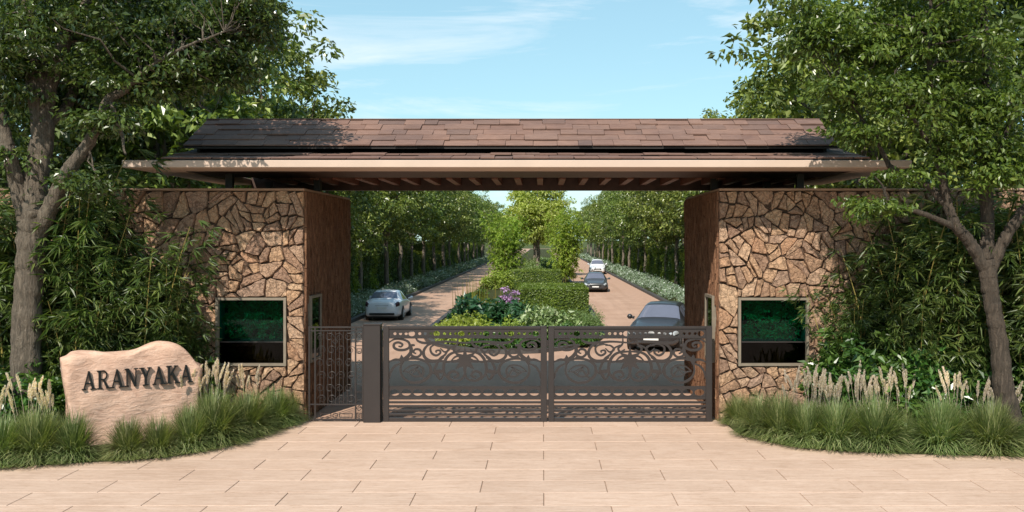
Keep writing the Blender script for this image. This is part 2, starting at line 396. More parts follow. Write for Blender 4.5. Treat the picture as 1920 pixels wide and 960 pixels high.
pav = tag(MB().box(-17, 17, -6, 21.42, -.08, -.014).build('paving', M['grout']), kind='structure')
TW, TD, GAP = 2.02, .765, .0065
VAR = []
for k in range(6):
    r = random.Random(k)
    b = .006
    VAR.append(MB().bbox(-TW / 2 + GAP, TW / 2 - GAP, -TD / 2 + .004, TD / 2 - .004, -.03, 0, b).mesh('paving_slab', M['paving']))
row = 0
y = 21.40
rest = MB(); nsl = 0
while y > -5:
    yc = y - TD / 2
    off = (TW / 2 if row % 2 == 0 else 0) + .015
    for i in range(-8, 9):
        xc = i * TW + off
        if abs(xc) > 15.5: continue
        if yc > 12.8 and -10 < xc < 10 and not (yc > 18.3 and (xc < -6.9 or xc > 6)):
            o = link('paving_slab', VAR[random.randrange(6)], pav, (xc, yc, random.uniform(-.0018, .0018)))
            o.rotation_euler = (random.uniform(-.0012, .0012), random.uniform(-.0008, .0008), random.uniform(-.001, .001)); nsl += 1
        else:
            rest.bbox(xc - TW / 2 + GAP, xc + TW / 2 - GAP, yc - TD / 2 + .004, yc + TD / 2 - .004, -.03, 0, .006)
    y -= TD; row += 1
tag(rest.build('paving_slabs', M['paving'], pav), kind='stuff')

KXL, KXR = -9.3, 7.8
YEND = 420
rd = MB()
rd.add([(WXL - .05, 21.424, -.012), (WXR + .05, 21.424, -.012), (WXR + .05, 26.4, -.012), (WXL - .05, 26.4, -.012)], [(0, 1, 2, 3)])
rd.add([(KXL, 26.4, -.012), (KXR, 26.4, -.012), (KXR, YEND, -.012), (KXL, YEND, -.012)], [(0, 1, 2, 3)])
tag(rd.build('road', M['road']), kind='structure')
tag(MB().add([(6.2, 30, -.008), (KXR - .1, 30, -.008), (KXR - .1, YEND, -.008), (6.2, YEND, -.008)], [(0, 1, 2, 3)]).build('road_strip', M['roadband']), kind='structure')

def kerb_line(name, pts, w=.28, h=.15, parent=None):
    """kerb as separate stones where near, one run beyond"""
    m = MB(); V = []; F = []
    P = [Vector((p[0], p[1], 0)) for p in pts]
    for i, p in enumerate(P):
        t = (P[min(i + 1, len(P) - 1)] - P[max(i - 1, 0)]).normalized(); n = Vector((-t.y, t.x, 0)) * w / 2
        V += [p - n + Vector((0, 0, -.05)), p - n + Vector((0, 0, h)), p + n + Vector((0, 0, h)), p + n + Vector((0, 0, -.05))]
    for i in range(len(P) - 1):
        a = i * 4; F += [(a, a + 4, a + 5, a + 1), (a + 1, a + 5, a + 6, a + 2), (a + 2, a + 6, a + 7, a + 3)]
    F += [(0, 1, 2, 3), tuple(len(V) - 4 + k for k in (3, 2, 1, 0))]
    return tag(m.add(V, F).build(name, M['kerb']), kind='structure')
kerb_line('kerb_left', [(KXL, 26.5), (KXL, YEND)])
kerb_line('kerb_right', [(KXR, 26.5), (KXR, YEND)])
for nm, x0, x1 in (('verge_left', -60, KXL - .1), ('verge_right', KXR + .1, 60)):
    tag(MB().add([(x0, 26.3, .07), (x1, 26.3, .07), (x1, YEND, .07), (x0, YEND, .07)], [(0, 1, 2, 3)]).build(nm, M['soil']), kind='structure')
IX0, IX1 = -5.0, 2.6
isl = [(IX0, 400), (IX0, 42)]
for k in range(1, 12):
    w = math.pi * k / 12
    isl.append(((IX0 + IX1) / 2 - (IX1 - IX0) / 2 * math.cos(w), 42 - 8.2 * math.sin(w)))
isl += [(IX1, 42), (IX1, 400)]
kerb_line('kerb_island', isl, .22, .13)
tag(MB().add([(p[0], p[1], .085) for p in isl], [tuple(range(len(isl)))]).build('island_bed', M['soil']), kind='structure')

EDGE_L = [(-17, 15.2), (-12.5, 16.2), (-9.6, 16.85), (-8.7, 17.15), (-7.0, 17.65), (-6.1, 18.7), (-5.6, 20.1), (-5.34, 21.1)]
EDGE_R = [(3.95, 21.1), (4.12, 19.6), (4.95, 18.55), (6.3, 18.05), (8.9, 17.75), (12, 17.4), (17, 16.8)]
def bed(name, edge, back):
    E = [tuple(p) for p in catmull(edge, 6)]
    n = len(E); V = [(x, y, -.01) for x, y in E] + [(x, y + .12, .05) for x, y in E] + [(x, 21.28, .14) for x, y in E]
    F = []
    for i in range(n - 1):
        F += [(i, i + 1, n + i + 1, n + i), (n + i, n + i + 1, 2 * n + i + 1, 2 * n + i)]
    return tag(mkmesh_link(name, V, F), kind='structure')
def mkmesh_link(name, V, F): return link(name, mkmesh(name, V, F, M['soil'], True))
bed('planting_bed_left', EDGE_L, 0); bed('planting_bed_right', EDGE_R, 0)

# ------------------------------------------------------------------ stone walls
def clip(poly, a, b, c):
    """keep a*x+b*y<=c"""
    out = []
    for i in range(len(poly)):
        p, q = poly[i], poly[(i + 1) % len(poly)]
        dp, dq = a * p[0] + b * p[1] - c, a * q[0] + b * q[1] - c
        if dp <= 0: out.append(p)
        if (dp < 0 < dq) or (dq < 0 < dp):
            t = dp / (dp - dq); out.append((p[0] + (q[0] - p[0]) * t, p[1] + (q[1] - p[1]) * t))
    return out
def voronoi(x0, x1, z0, z1, step, seed, hole=None):
    r = random.Random(seed); pts = []
    nx = int((x1 - x0) / step); nz = int((z1 - z0) / step)
    for i in range(nx):
        for j in range(nz):
            if r.random() < .30: continue
            pts.append((x0 + (i + .5 + r.uniform(-.46, .46)) * (x1 - x0) / nx, z0 + (j + .5 + r.uniform(-.46, .46)) * (z1 - z0) / nz))
    for _ in range(int(nx * nz * .34)): pts.append((r.uniform(x0, x1), r.uniform(z0, z1)))
    cells = []
    A = np.array(pts)
    for p in pts:
        poly = [(x0, z0), (x1, z0), (x1, z1), (x0, z1)]
        d = np.hypot(A[:, 0] - p[0], A[:, 1] - p[1]); idx = np.argsort(d)[1:26]
        for k in idx:
            q = pts[k]; a, b = q[0] - p[0], q[1] - p[1]
            if abs(a) + abs(b) < .02: continue
            poly = clip(poly, a, b, (q[0] ** 2 + q[1] ** 2 - p[0] ** 2 - p[1] ** 2) / 2)
            if len(poly) < 3: break
        if len(poly) < 3: continue
        if hole:
            px = [v[0] for v in poly]; pz = [v[1] for v in poly]
            if max(px) > hole[0] and min(px) < hole[1] and max(pz) > hole[2] and min(pz) < hole[3]:
                mid = clip(clip(poly, -1, 0, -hole[0]), 1, 0, hole[1])
                for q in (clip(poly, 1, 0, hole[0]), clip(poly, -1, 0, -hole[1]), clip(mid, 0, 1, hole[2]) if len(mid) > 2 else [], clip(mid, 0, -1, -hole[3]) if len(mid) > 2 else []):
                    if len(q) > 2: cells.append(q)
                continue
        cells.append(poly)
    return cells
def area(p): return abs(sum(p[i][0] * p[(i + 1) % len(p)][1] - p[(i + 1) % len(p)][0] * p[i][1] for i in range(len(p)))) / 2
def shatter(poly, r, amax):
    """break a cell along rough lines into shards"""
    a = area(poly)
    if a < amax * r.uniform(.6, 1.5) or len(poly) < 3: return [poly]
    cx = sum(p[0] for p in poly) / len(poly) + r.uniform(-.06, .06); cz = sum(p[1] for p in poly) / len(poly) + r.uniform(-.05, .05)
    w = max(p[0] for p in poly) - min(p[0] for p in poly); h = max(p[1] for p in poly) - min(p[1] for p in poly)
    th = r.gauss(0, .55) + (math.pi / 2 if h > w * r.uniform(.8, 1.5) else 0)
    n = (math.cos(th), math.sin(th)); c = n[0] * cx + n[1] * cz
    A, B = clip(poly, n[0], n[1], c), clip(poly, -n[0], -n[1], -c)
    return [q for p in (A, B) if len(p) > 2 and area(p) > .006 for q in shatter(p, r, amax)]
def stone_mesh(poly, r, gap=.0075):
    ar = 0; cx = cz = 0
    for i in range(len(poly)):
        p, q = poly[i], poly[(i + 1) % len(poly)]; w = p[0] * q[1] - q[0] * p[1]; ar += w; cx += (p[0] + q[0]) * w; cz += (p[1] + q[1]) * w
    if abs(ar) < .006: return None
    cx /= 3 * ar; cz /= 3 * ar
    P = []
    for i in range(len(poly)):
        p, q = poly[i], poly[(i + 1) % len(poly)]
        l = math.hypot(q[0] - p[0], q[1] - p[1])
        if l < .03: continue
        f = .09 if l > .12 else 0
        P.append((p[0] + (q[0] - p[0]) * f, p[1] + (q[1] - p[1]) * f))
        ns_ = int(l / .10)
        for k_ in range(1, ns_):
            t_ = k_ / ns_; P.append((p[0] + (q[0] - p[0]) * t_ + r.uniform(-.013, .013), p[1] + (q[1] - p[1]) * t_ + r.uniform(-.013, .013)))
    if len(P) < 3: return None
    def ring(g, y, jit=0.0):
        out = []
        for (x, z) in P:
            d = math.hypot(x - cx, z - cz); k = max(.2, 1 - g / max(d, .01))
            out.append((cx * 0 + (x - cx) * k, y + r.uniform(-jit, jit), (z - cz) * k))
        return out
    h = r.uniform(.025, .105); tx, tz = r.uniform(-.13, .13), r.uniform(-.16, .10)
    g = gap * r.uniform(.5, 1.9)
    V = ring(g, 0.0) + ring(g + .004, -h * .6, .004)
    inner = ring(g + .016, -h, .016); V += [(x, y + x * tx + z * tz, z) for x, y, z in inner]
    V.append((0, -h - r.uniform(-.004, .016), 0)); n = len(P)
    F = []
    for i in range(n):
        j = (i + 1) % n
        F += [(i, j, n + j, n + i), (n + i, n + j, 2 * n + j, 2 * n + i), (2 * n + i, 2 * n + j, 3 * n)]
    return cx, cz, V, F

def gatehouse(name, label, xo, xi, xvis, win, side, seed):
    """xo outer end, xi opening side; xvis: how far stones are built one by one"""
    T = thing(name, label, 'wall', ((xo + xi) / 2, YG, 0))
    ox = T.location.x
    x0, x1 = min(xo, xi), max(xo, xi)
    yc = YG + .055                                  # mortar face
    core = MB()
    wx0, wx1, wz0, wz1 = win
    th = .38
    for (a, b, c, d) in ((x0, wx0, -.05, WTOP), (wx1, x1, -.05, WTOP), (wx0, wx1, -.05, wz0), (wx0, wx1, wz1, WTOP)):
        core.box(a - ox, b - ox, yc - YG, yc - YG + th, c, d)
    xs = xi - .35 if side > 0 else xi               # reveal wall
    e = .003
    core.box(xs - ox + (0 if side > 0 else e), xs + .35 - ox - (e if side > 0 else 0), yc - YG + th + .001, WYB - YG, -.05, WTOP - .001)
    core.box(x0 - ox, (x1 - .352 if side > 0 else x1) - ox + (0 if side > 0 else 0) if side > 0 else x1 - ox, WYB - YG - .3, WYB - YG - .003, -.05, WTOP - .002) if side > 0 else core.box(x0 + .352 - ox, x1 - ox, WYB - YG - .3, WYB - YG - .003, -.05, WTOP - .002)
    core.build('wall_core', M['mortar'], T)
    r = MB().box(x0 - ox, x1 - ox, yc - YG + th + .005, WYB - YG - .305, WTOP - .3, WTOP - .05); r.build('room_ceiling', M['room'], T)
    MB().bbox(x0 - ox - .0, x1 - ox + (.02 if side > 0 else 0) - (0 if side > 0 else .02) * 0, -.03, WYB - YG + .02, WTOP + .001, WTOP + .055, .012).build('coping', M['coping'], T)
    # rubble face
    rr = random.Random(seed); restm = MB(); built = 0
    cells = voronoi(x0 + (0.0), x1, .0, WTOP - .002, .50, seed, (wx0 - .035, wx1 + .035, wz0 - .035, wz1 + .035))
    cells = [q for c in cells for q in shatter(c, rr, .09 if random.random() < .6 else .17)]
    cells.sort(key=lambda c: abs(sum(p[0] for p in c) / len(c) - xi))
    for c in cells:
        s = stone_mesh(c, rr)
        if not s: continue
        cx, cz, V, F = s
        if built < 298 and (abs(cx - xi) < xvis):
            me = mkmesh('stone', V, F, M['stone']); link('stone', me, T, (cx - ox, yc - YG, cz)); built += 1
        else:
            restm.add([(v[0] + cx - ox, v[1] + yc - YG, v[2] + cz) for v in V], F)
    if restm.V: tag(restm.build('stones', M['stone'], T), kind='stuff')
    # reveal: narrow upright slivers of split stone
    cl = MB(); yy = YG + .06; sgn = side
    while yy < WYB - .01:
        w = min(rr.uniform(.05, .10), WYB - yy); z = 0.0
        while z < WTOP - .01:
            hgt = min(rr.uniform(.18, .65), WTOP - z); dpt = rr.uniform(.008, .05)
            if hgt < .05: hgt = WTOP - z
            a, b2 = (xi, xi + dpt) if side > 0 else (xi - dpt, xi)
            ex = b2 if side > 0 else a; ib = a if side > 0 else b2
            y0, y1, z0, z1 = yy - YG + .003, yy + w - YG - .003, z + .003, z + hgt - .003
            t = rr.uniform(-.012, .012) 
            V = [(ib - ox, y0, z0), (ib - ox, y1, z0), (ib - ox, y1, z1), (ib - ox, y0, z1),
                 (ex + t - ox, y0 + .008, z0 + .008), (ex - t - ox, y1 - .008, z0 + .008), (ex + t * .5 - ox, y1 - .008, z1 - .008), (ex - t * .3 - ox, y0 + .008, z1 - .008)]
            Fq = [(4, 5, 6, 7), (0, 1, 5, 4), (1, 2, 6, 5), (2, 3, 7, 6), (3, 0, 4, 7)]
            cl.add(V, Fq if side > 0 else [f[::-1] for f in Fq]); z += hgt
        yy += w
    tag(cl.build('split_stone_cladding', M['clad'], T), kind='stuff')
    # front window: frame lines a deep recess, two panes
    fr = MB(); t = .055; ya, yb = -.045, th + yc - YG
    fr.box(wx0 - ox - .03, wx0 - ox + t - .03, ya, yb, wz0 - .03, wz1 + .03); fr.box(wx1 - ox - t + .03, wx1 - ox + .03, ya, yb, wz0 - .03, wz1 + .03)
    fr.box(wx0 - ox + t - .029, wx1 - ox - t + .029, ya + .003, yb - .003, wz1 - t + .03, wz1 + .027); fr.box(wx0 - ox + t - .029, wx1 - ox - t + .029, ya + .003, yb - .003, wz0 - .027, wz0 + t - .03)
    W = link('window', None, T, (0, 0, 0))
    fr.build('window_frame', M['frame'], W)
    zm = wz0 + (wz1 - wz0) * .34
    MB().box(wx0 - ox + .026, wx1 - ox - .026, .06, .068, zm + .014, wz1 - .026).build('pane', M['greenglass'], W)['label'] = 'green tinted upper pane'
    MB().box(wx0 - ox + .026, wx1 - ox - .026, .06, .068, wz0 + .026, zm - .014).build('pane', M['darkglass'], W)['label'] = 'dark lower pane'
    MB().box(wx0 - ox + .026, wx1 - ox - .026, .05, .082, zm - .013, zm + .013).build('transom', M['gate'], W)
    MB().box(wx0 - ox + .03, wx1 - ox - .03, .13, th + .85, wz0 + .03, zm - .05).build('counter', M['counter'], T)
    # window in the reveal
    V2 = link('reveal_window', None, T, (xi - ox, 0, 0)); q = MB(); sd = side
    X = (lambda a, b: (a, b)) if sd > 0 else (lambda a, b: (-b, -a))
    y0, y1, z0, z1 = .32, 1.32, 1.25, 2.74
    a, b2 = X(-.01, .10)
    for bx in ((y0, y0 + .06, z0, z1), (y1 - .06, y1, z0, z1), (y0 + .061, y1 - .061, z0, z0 + .06), (y0 + .061, y1 - .061, z1 - .06, z1)):
        q.box(a, b2, *bx)
    q.build('window_frame', M['frame'], V2)
    a, b2 = X(.058, .066); MB().box(a, b2, y0 + .062, y1 - .062, z0 + .062, z1 - .062).build('pane', M['darkglass'], V2)
    return T
lw = (at(405, 0, YG).x + .03, at(537, 0, YG).x - .03, at(0, 686, YG).z + .03, at(0, 558, YG).z - .03)
rw = (at(1384, 0, YG).x + .03, at(1516, 0, YG).x - .03, at(0, 686, YG).z + .03, at(0, 558, YG).z - .03)
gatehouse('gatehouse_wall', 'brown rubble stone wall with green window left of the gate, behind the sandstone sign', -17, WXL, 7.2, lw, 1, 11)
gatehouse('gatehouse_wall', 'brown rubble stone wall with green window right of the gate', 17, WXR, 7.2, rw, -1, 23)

# ------------------------------------------------------------------ roof
RY0, RY1 = 20.0, 26.5
ZB = at(0, 314, RY0).z; ZT = at(0, 300, RY0).z
RX0, RX1 = at(228, 0, RY0).x, at(1710, 0, RY0).x
R = thing('canopy_roof', 'long low shingled roof with cream fascia spanning the gateway', 'roof', ((RX0 + RX1) / 2, YG, 0))
ox = R.location.x
def rb(name, m, *a, bev=None, parent=R):
    q = MB(); x0, x1, y0, y1, z0, z1 = a
    (q.bbox(x0 - ox, x1 - ox, y0 - YG, y1 - YG, z0, z1, bev) if bev else q.box(x0 - ox, x1 - ox, y0 - YG, y1 - YG, z0, z1))
    return q.build(name, m, parent)
RIM = 1.15
rb('fascia', M['fascia'], RX0, RX1, RY0, RY0 + RIM, ZB, ZT, bev=.012)
rb('fascia', M['fascia'], RX0, RX0 + .8, RY0 + RIM + .002, RY1, ZB + .001, ZT - .001, bev=.012)
rb('fascia', M['fascia'], RX1 - .8, RX1, RY0 + RIM + .002, RY1, ZB + .001, ZT - .001, bev=.012)
xa, xb = RX0 + .803, RX1 - .803
rb('soffit', M['darkwood'], xa, xb, RY0 + RIM + .003, 23.6, ZB + .02, ZB + .07)
rb('ceiling_board', M['darkwood'], xa, xb, 23.603, RY1 - .25, ZB + .30, ZB + .34)
rb('edge_beam', M['darkwood'], xa, xb, 23.45, 23.598, ZB + .075, ZB + .34)
rb('edge_beam', M['darkwood'], xa, xb, RY1 - .245, RY1, 5.335, ZB + .36)
x = at(1013, 0, 26.3).x - .555 * 12
while x < xb - .2:
    if x > xa + .1: rb('rafter', M['rafter'], x - .075, x + .075, 23.606, RY1 - .248, ZB - .02, ZB + .297)
    x += .555
# posts carrying the roof on the walls
for px_, py_ in ((-7.2, 22.2), (-7.2, 25.4), (5.9, 22.2), (5.9, 25.4), (-5.6, 24), (4.25, 24)):
    rb('post', M['gate'], px_ - .08, px_ + .08, py_ - .08, py_ + .08, WTOP + .056, ZB + .018)
# lower tier deck
LX0, LX1 = at(300, 0, RY0).x, at(1632, 0, RY0).x
UX0, UX1 = at(345, 0, 20.9).x, at(1572, 0, 20.9).x
def slope_deck(name, x0, x1, ya, za, yb, zb, th, m):
    q = MB(); V = [(x0 - ox, ya - YG, za), (x1 - ox, ya - YG, za), (x1 - ox, yb - YG, zb), (x0 - ox, yb - YG, zb)]
    V += [(a, b, c - th) for a, b, c in V]
    q.add(V, [(0, 1, 2, 3), (7, 6, 5, 4), (0, 4, 5, 1), (1, 5, 6, 2), (2, 6, 7, 3), (3, 7, 4, 0)])
    return q.build(name, m, R)
def zline(ya, za, yb, zb): return lambda y: za + (zb - za) * (y - ya) / (yb - ya)
l_a = (RY0 + .04, at(0, 299, RY0).z + .012); l_b = (23.0, l_a[1] + .205 * 2.96)
slope_deck('roof_deck', LX0, LX1, l_a[0], l_a[1] - .01, l_b[0], l_b[1] - .01, .03, M['membrane'])
UY = 20.85; RID = 22.35
u_a = (UY, at(0, 276, UY).z + .02); u_b = (RID, at(0, 223.5, RID).z - .03)
slope_deck('roof_deck', UX0, UX1, u_a[0] + .03, u_a[1] - .01, u_b[0], u_b[1] - .02, .04, M['membrane'])
slope_deck('roof_deck', UX0, UX1, u_b[0] + .01, u_b[1] - .02, RY1 - .2, ZT + .25, .04, M['membrane'])
for k, xx in enumerate((UX0 + .12, UX1 - .2)):   # gable infill
    q = MB(); prof = [(UY + .5, u_a[1] + .12), (RID, u_b[1] - .08), (RY1 - .4, ZT + .22), (RY1 - .4, ZT - .01), (UY + .5, ZT - .01)]
    V = [(xx - ox, a - YG, b) for a, b in prof] + [(xx + .08 - ox, a - YG, b) for a, b in prof]; n = 5
    q.add(V, [tuple(range(n)), tuple(range(n, 2 * n))[::-1]] + [(i, n + i, n + (i + 1) % n, (i + 1) % n) for i in range(n)])
    q.build('gable_board', M['membrane'], R)
SH = {}
def shingle_mesh(w, l, th, skew):
    key = (round(w, 2), round(l, 2), th, skew)
    if key in SH: return SH[key]
    q = MB(); q.bbox(-w / 2 + .003, w / 2 - .003, 0, l, 0, th, .004)
    V = [(v[0] + skew * (v[1] - l / 2), v[1], v[2]) for v in q.V]
    SH[key] = mkmesh('shingle', V, q.F, M['shingle']); return SH[key]
def courses(x0, x1, a, b, n, taper, seed, wr=(.28, .62)):
    r = random.Random(seed); run = math.hypot(b[0] - a[0], b[1] - a[1]); ang = math.atan2(b[1] - a[1], b[0] - a[0])
    ex = run / n
    for i in range(n):
        yy = a[0] + (b[0] - a[0]) * i / n; zz = a[1] + (b[1] - a[1]) * i / n
        x = x0 + taper * i
        while x < x1 - taper * i - .05:
            w = round(r.choice([.30, .38, .46, .52, .60, .74]), 2)
            if x + w > x1 - taper * i - .25: w = x1 - taper * i - x
            th = r.choice([.02, .026, .034])
            o = link('shingle', shingle_mesh(w, ex * 1.12, th, r.choice([-.03, 0, .02])), R, (x + w / 2 - ox, yy - YG - r.choice([0, 0, .02, .035]), zz + .006 + i * .0))
            o.rotation_euler = (ang - .055 + r.uniform(-.008, .008), 0, r.uniform(-.006, .006)); x += w
courses(UX0, UX1, u_a, u_b, 5, 0.0, 3)
courses(LX0, LX1, l_a, (21.3, l_a[1] + .205 * 1.26), 2, 0.0, 4)
rb('ridge_cap', M['shingle'], UX0, UX1, RID - .05, RID + .22, u_b[1] + .012, u_b[1] + .04, bev=.008)

# ------------------------------------------------------------------ gates
def RZ(px, py):   # gate-plane pixel (zoom coords of the 4x crop at 560,560) -> local x,z relative to leaf left edge / ground
    return ((px - 635) / 4 / S, (790.5 - (560 + py / 4)) / S)
def ribbon(P, w, th=.022, yc=0.0, taper=True, n=7):
    Q = catmull([RZ(*p) for p in P], n); m = len(Q); V = []; F = []
    for i, p in enumerate(Q):
        t = Q[min(i + 1, m - 1)] - Q[max(i - 1, 0)]; t = t / (np.linalg.norm(t) + 1e-9); nn = np.array([-t[1], t[0]])
        k = 1.0
        if taper: k = .55 + .45 * math.sin(math.pi * min(1, max(0, i / (m - 1))))
        h = nn * w / 4 / S / 2 * k
        for q, yy in ((p - h, -th / 2), (p + h, -th / 2), (p + h, th / 2), (p - h, th / 2)): V.append((q[0], yc + yy, q[1]))
    for i in range(m - 1):
        a = 4 * i
        for k in range(4): F.append((a + k, a + (k + 1) % 4, a + 4 + (k + 1) % 4, a + 4 + k))
    F += [(0, 3, 2, 1), tuple(4 * (m - 1) + k for k in range(4))]
    return V, F
def mirror(V, F, ax): return [(2 * ax - v[0], v[1], v[2]) for v in V], [f[::-1] for f in F]
def plate_with_holes(outer, holes, th, m, name):
    cu = bpy.data.curves.new(name, 'CURVE'); cu.dimensions = '2D'; cu.fill_mode = 'BOTH'; cu.extrude = th / 2
    def add(P):
        s = cu.splines.new('POLY'); s.points.add(len(P) - 1); s.use_cyclic_u = True
        for i, p in enumerate(P): s.points[i].co = (p[0], p[1], 0, 1)
    add(outer)
    for h in holes: add(h)
    o = bpy.data.objects.new(name, cu); COL.objects.link(o)
    dg = bpy.context.evaluated_depsgraph_get(); me = bpy.data.meshes.new_from_object(o.evaluated_get(dg))
    bpy.data.objects.remove(o)
    me.transform(Matrix.Rotation(math.radians(90), 4, 'X')); me.materials.clear(); me.materials.append(m); me.name = name
    return me
def ell(cx, cz, a, b, n=18): return [(cx + a * math.cos(2 * math.pi * k / n), cz + b * math.sin(2 * math.pi * k / n)) for k in range(n)]
def rect(x0, x1, z0, z1): return [(x0, z0), (x1, z0), (x1, z1), (x0, z1)]

SCROLLS = [
    ([(678, 328), (715, 306), (765, 303), (820, 322), (832, 360), (800, 382), (750, 384), (716, 366), (718, 338), (748, 328), (778, 342), (768, 360), (748, 356)], 14),
    ([(838, 345), (846, 390), (822, 430), (790, 455), (772, 492)], 20),
    ([(842, 350), (836, 390), (850, 426), (888, 438), (918, 414), (908, 384), (874, 380), (862, 402), (882, 412)], 13),
    ([(838, 348), (872, 350)], 13),
    ([(880, 296), (896, 318), (940, 332), (1010, 330), (1110, 322), (1247, 332)], 14),
    ([(1005, 335), (965, 352), (938, 392), (944, 436), (985, 464), (1045, 462), (1090, 440)], 16),
    ([(1080, 345), (1030, 342), (990, 366), (996, 406), (1030, 426), (1062, 408), (1056, 388), (1030, 392), (1034, 406)], 12),
    ([(1062, 350), (1100, 352), (1128, 380), (1095, 400), (1062, 372)], 11),
    ([(1175, 348), (1130, 372), (1098, 420), (1060, 450), (1032, 500), (1022, 545), (1060, 606), (1088, 566)], 13),
    ([(1247, 395), (1160, 405), (1112, 440), (1088, 500), (1092, 560), (1130, 608)], 16),
    ([(1247, 556), (1225, 602), (1172, 614), (1128, 592), (1132, 556), (1172, 544), (1198, 570), (1180, 590), (1162, 580)], 14),
    ([(776, 470), (764, 540), (790, 596), (850, 628), (925, 620), (982, 576), (990, 520), (962, 478), (905, 454), (830, 452), (776, 470)], 15),
    ([(784, 545), (835, 506), (900, 500), (936, 536), (922, 578), (866, 580), (822, 550), (784, 545)], 10),
    ([(822, 550), (862, 530), (895, 512), (884, 526)], 9),
    ([(850, 562), (890, 536), (925, 584), (962, 600)], 9),
    ([(678, 474), (728, 456), (776, 468)], 12),
    ([(942, 462), (1000, 474), (1070, 468), (1120, 474), (1180, 462)], 12),
    ([(680, 600), (690, 550), (722, 506), (776, 482)], 12),
    ([(990, 520), (1010, 556), (1028, 560)], 10),
    ([(1020, 545), (1060, 545), (1092, 540)], 22),
    ([(1140, 470), (1170, 440), (1200, 430), (1247, 440)], 11),
    ([(1300 - 106, 300), (1190, 340), (1160, 372), (1175, 398), (1210, 380)], 12),
]
LEAVES = [[(1247, 352), (1262, 420), (1330, 402), (1290, 446), (1350, 480), (1290, 478), (1320, 530), (1262, 508), (1247, 600), (1232, 508), (1174, 530), (1204, 478), (1144, 480), (1204, 446), (1164, 402), (1232, 420)],
          [(770, 420), (790, 446), (830, 462), (790, 470), (770, 500), (756, 468), (720, 458), (758, 446)],
          [(1050, 560), (1066, 606), (1044, 590), (1014, 560)], [(846, 430), (880, 446), (850, 456), (830, 448)]]
def gate_leaf():
    T = thing('gate_leaf', '', 'gate', (at(718.75, 0, YG).x, YG, 0)); W = RZ(1862, 0)[0]
    z = lambda py: RZ(0, py)[1]; X = lambda px: RZ(px, 0)[0]
    d = .035
    MB().bbox(0, X(678), -d, d, z(922), z(205), .006).build('stile', M['gate'], T)
    MB().bbox(X(1815), W, -d, d, z(922), z(205), .006).build('stile', M['gate'], T)
    a, b = X(678) + .001, X(1815) - .001
    MB().bbox(a, b, -d + .002, d - .002, z(226), z(206), .005).build('rail', M['gate'], T)
    MB().bbox(a, b, -d + .002, d - .002, z(298), z(290), .003).build('rail', M['gate'], T)
    MB().bbox(a, b, -d + .002, d - .002, z(921), z(892), .006).build('rail', M['gate'], T)
    MB().bbox(a, b, -d + .002, d - .002, z(755), z(738), .005).build('rail', M['gate'], T)
    for c in (777, 806, 838, 868): MB().bbox(a, b, -.02, .02, z(c + 8), z(c - 8), .004).build('bar', M['gate'], T)
    H = []; xs = []
    px = 722; seq = [0, 0, 0, 1] * 8
    for s_ in seq:
        if px > 1780: break
        w = 25 if s_ else 12
        H.append(ell(X(px), z(262), w / 4 / S, (20 if s_ else 11) / 4 / S, 16))
        px += 58 if False else (42 if not s_ else 60)
        if not s_ and seq: pass
    me = plate_with_holes(rect(a, b, z(289) - .0, z(227)), H, .02, M['gate'], 'pierced_band'); link('pierced_band', me, T)
    H = [ell(X(720 + 87.3 * k), z(703), 37 / 4 / S, 25 / 4 / S, 16) for k in range(13)]
    me = plate_with_holes(rect(a, b, z(737), z(655)), H, .02, M['gate'], 'oval_band'); link('oval_band', me, T)
    ax = X(1247)
    for k, (P, w) in enumerate(SCROLLS):
        V, F = ribbon(P, w * 1.4, .022, .0006 * (k % 9) - .002)
        MB().add(V, F).build('scroll', M['gate'], T)
        V2, F2 = mirror(V, F, ax); MB().add(V2, F2).build('scroll', M['gate'], T)
    for k, P in enumerate(LEAVES):
        Q = [RZ(*p) for p in P]
        me = plate_with_holes(Q, [], .030 + .0013 * k, M['gate'], 'leaf_ornament'); link('leaf_ornament', me, T)
        if k:
            me2 = plate_with_holes([(2 * ax - p[0], p[1]) for p in Q][::-1], [], .0306 + .0013 * k, M['gate'], 'leaf_ornament'); link('leaf_ornament', me2, T)
    for zz in (.35, 1.65): MB().tube([(-.012, -.02, zz), (-.012, -.02, zz + .14)], [.022, .022], 8).build('hinge', M['gate'], T)
    return T
def copy_tree(o, parent=None, loc=None, rotz=None, scale=None):
    c = o.copy(); COL.objects.link(c); c.parent = parent
    if loc is not None: c.location = loc
    if rotz is not None: c.rotation_euler = (0, 0, rotz)
    if scale is not None: c.scale = scale
    for ch in list(o.children): copy_tree(ch, c)
    return c
g1 = gate_leaf(); tag(g1, 'dark metal driveway gate leaf with scrollwork, next to the thick post', group='driveway gate leaves')
g2 = copy_tree(g1, None, g1.location + Vector((at(1028.2, 0, YG).x - at(718.75, 0, YG).x, 0, 0)))
tag(g2, 'dark metal driveway gate leaf with scrollwork, against the right stone wall', group='driveway gate leaves')
P = thing('gate_post', 'thick plain dark metal post between small gate and driveway gate', 'post', (at(699, 0, YG).x, YG, 0))
MB().bbox(-.185, .185, -.14, .14, 0, 2.12, .008).build('shaft', M['gate'], P)
MB().bbox(-.195, .195, -.15, .15, 2.121, 2.16, .008).build('cap', M['gate'], P)
MB().bbox(.187, .215, -.06, .06, .03, 2.02, .004).build('gate_stop', M['letter'], P)

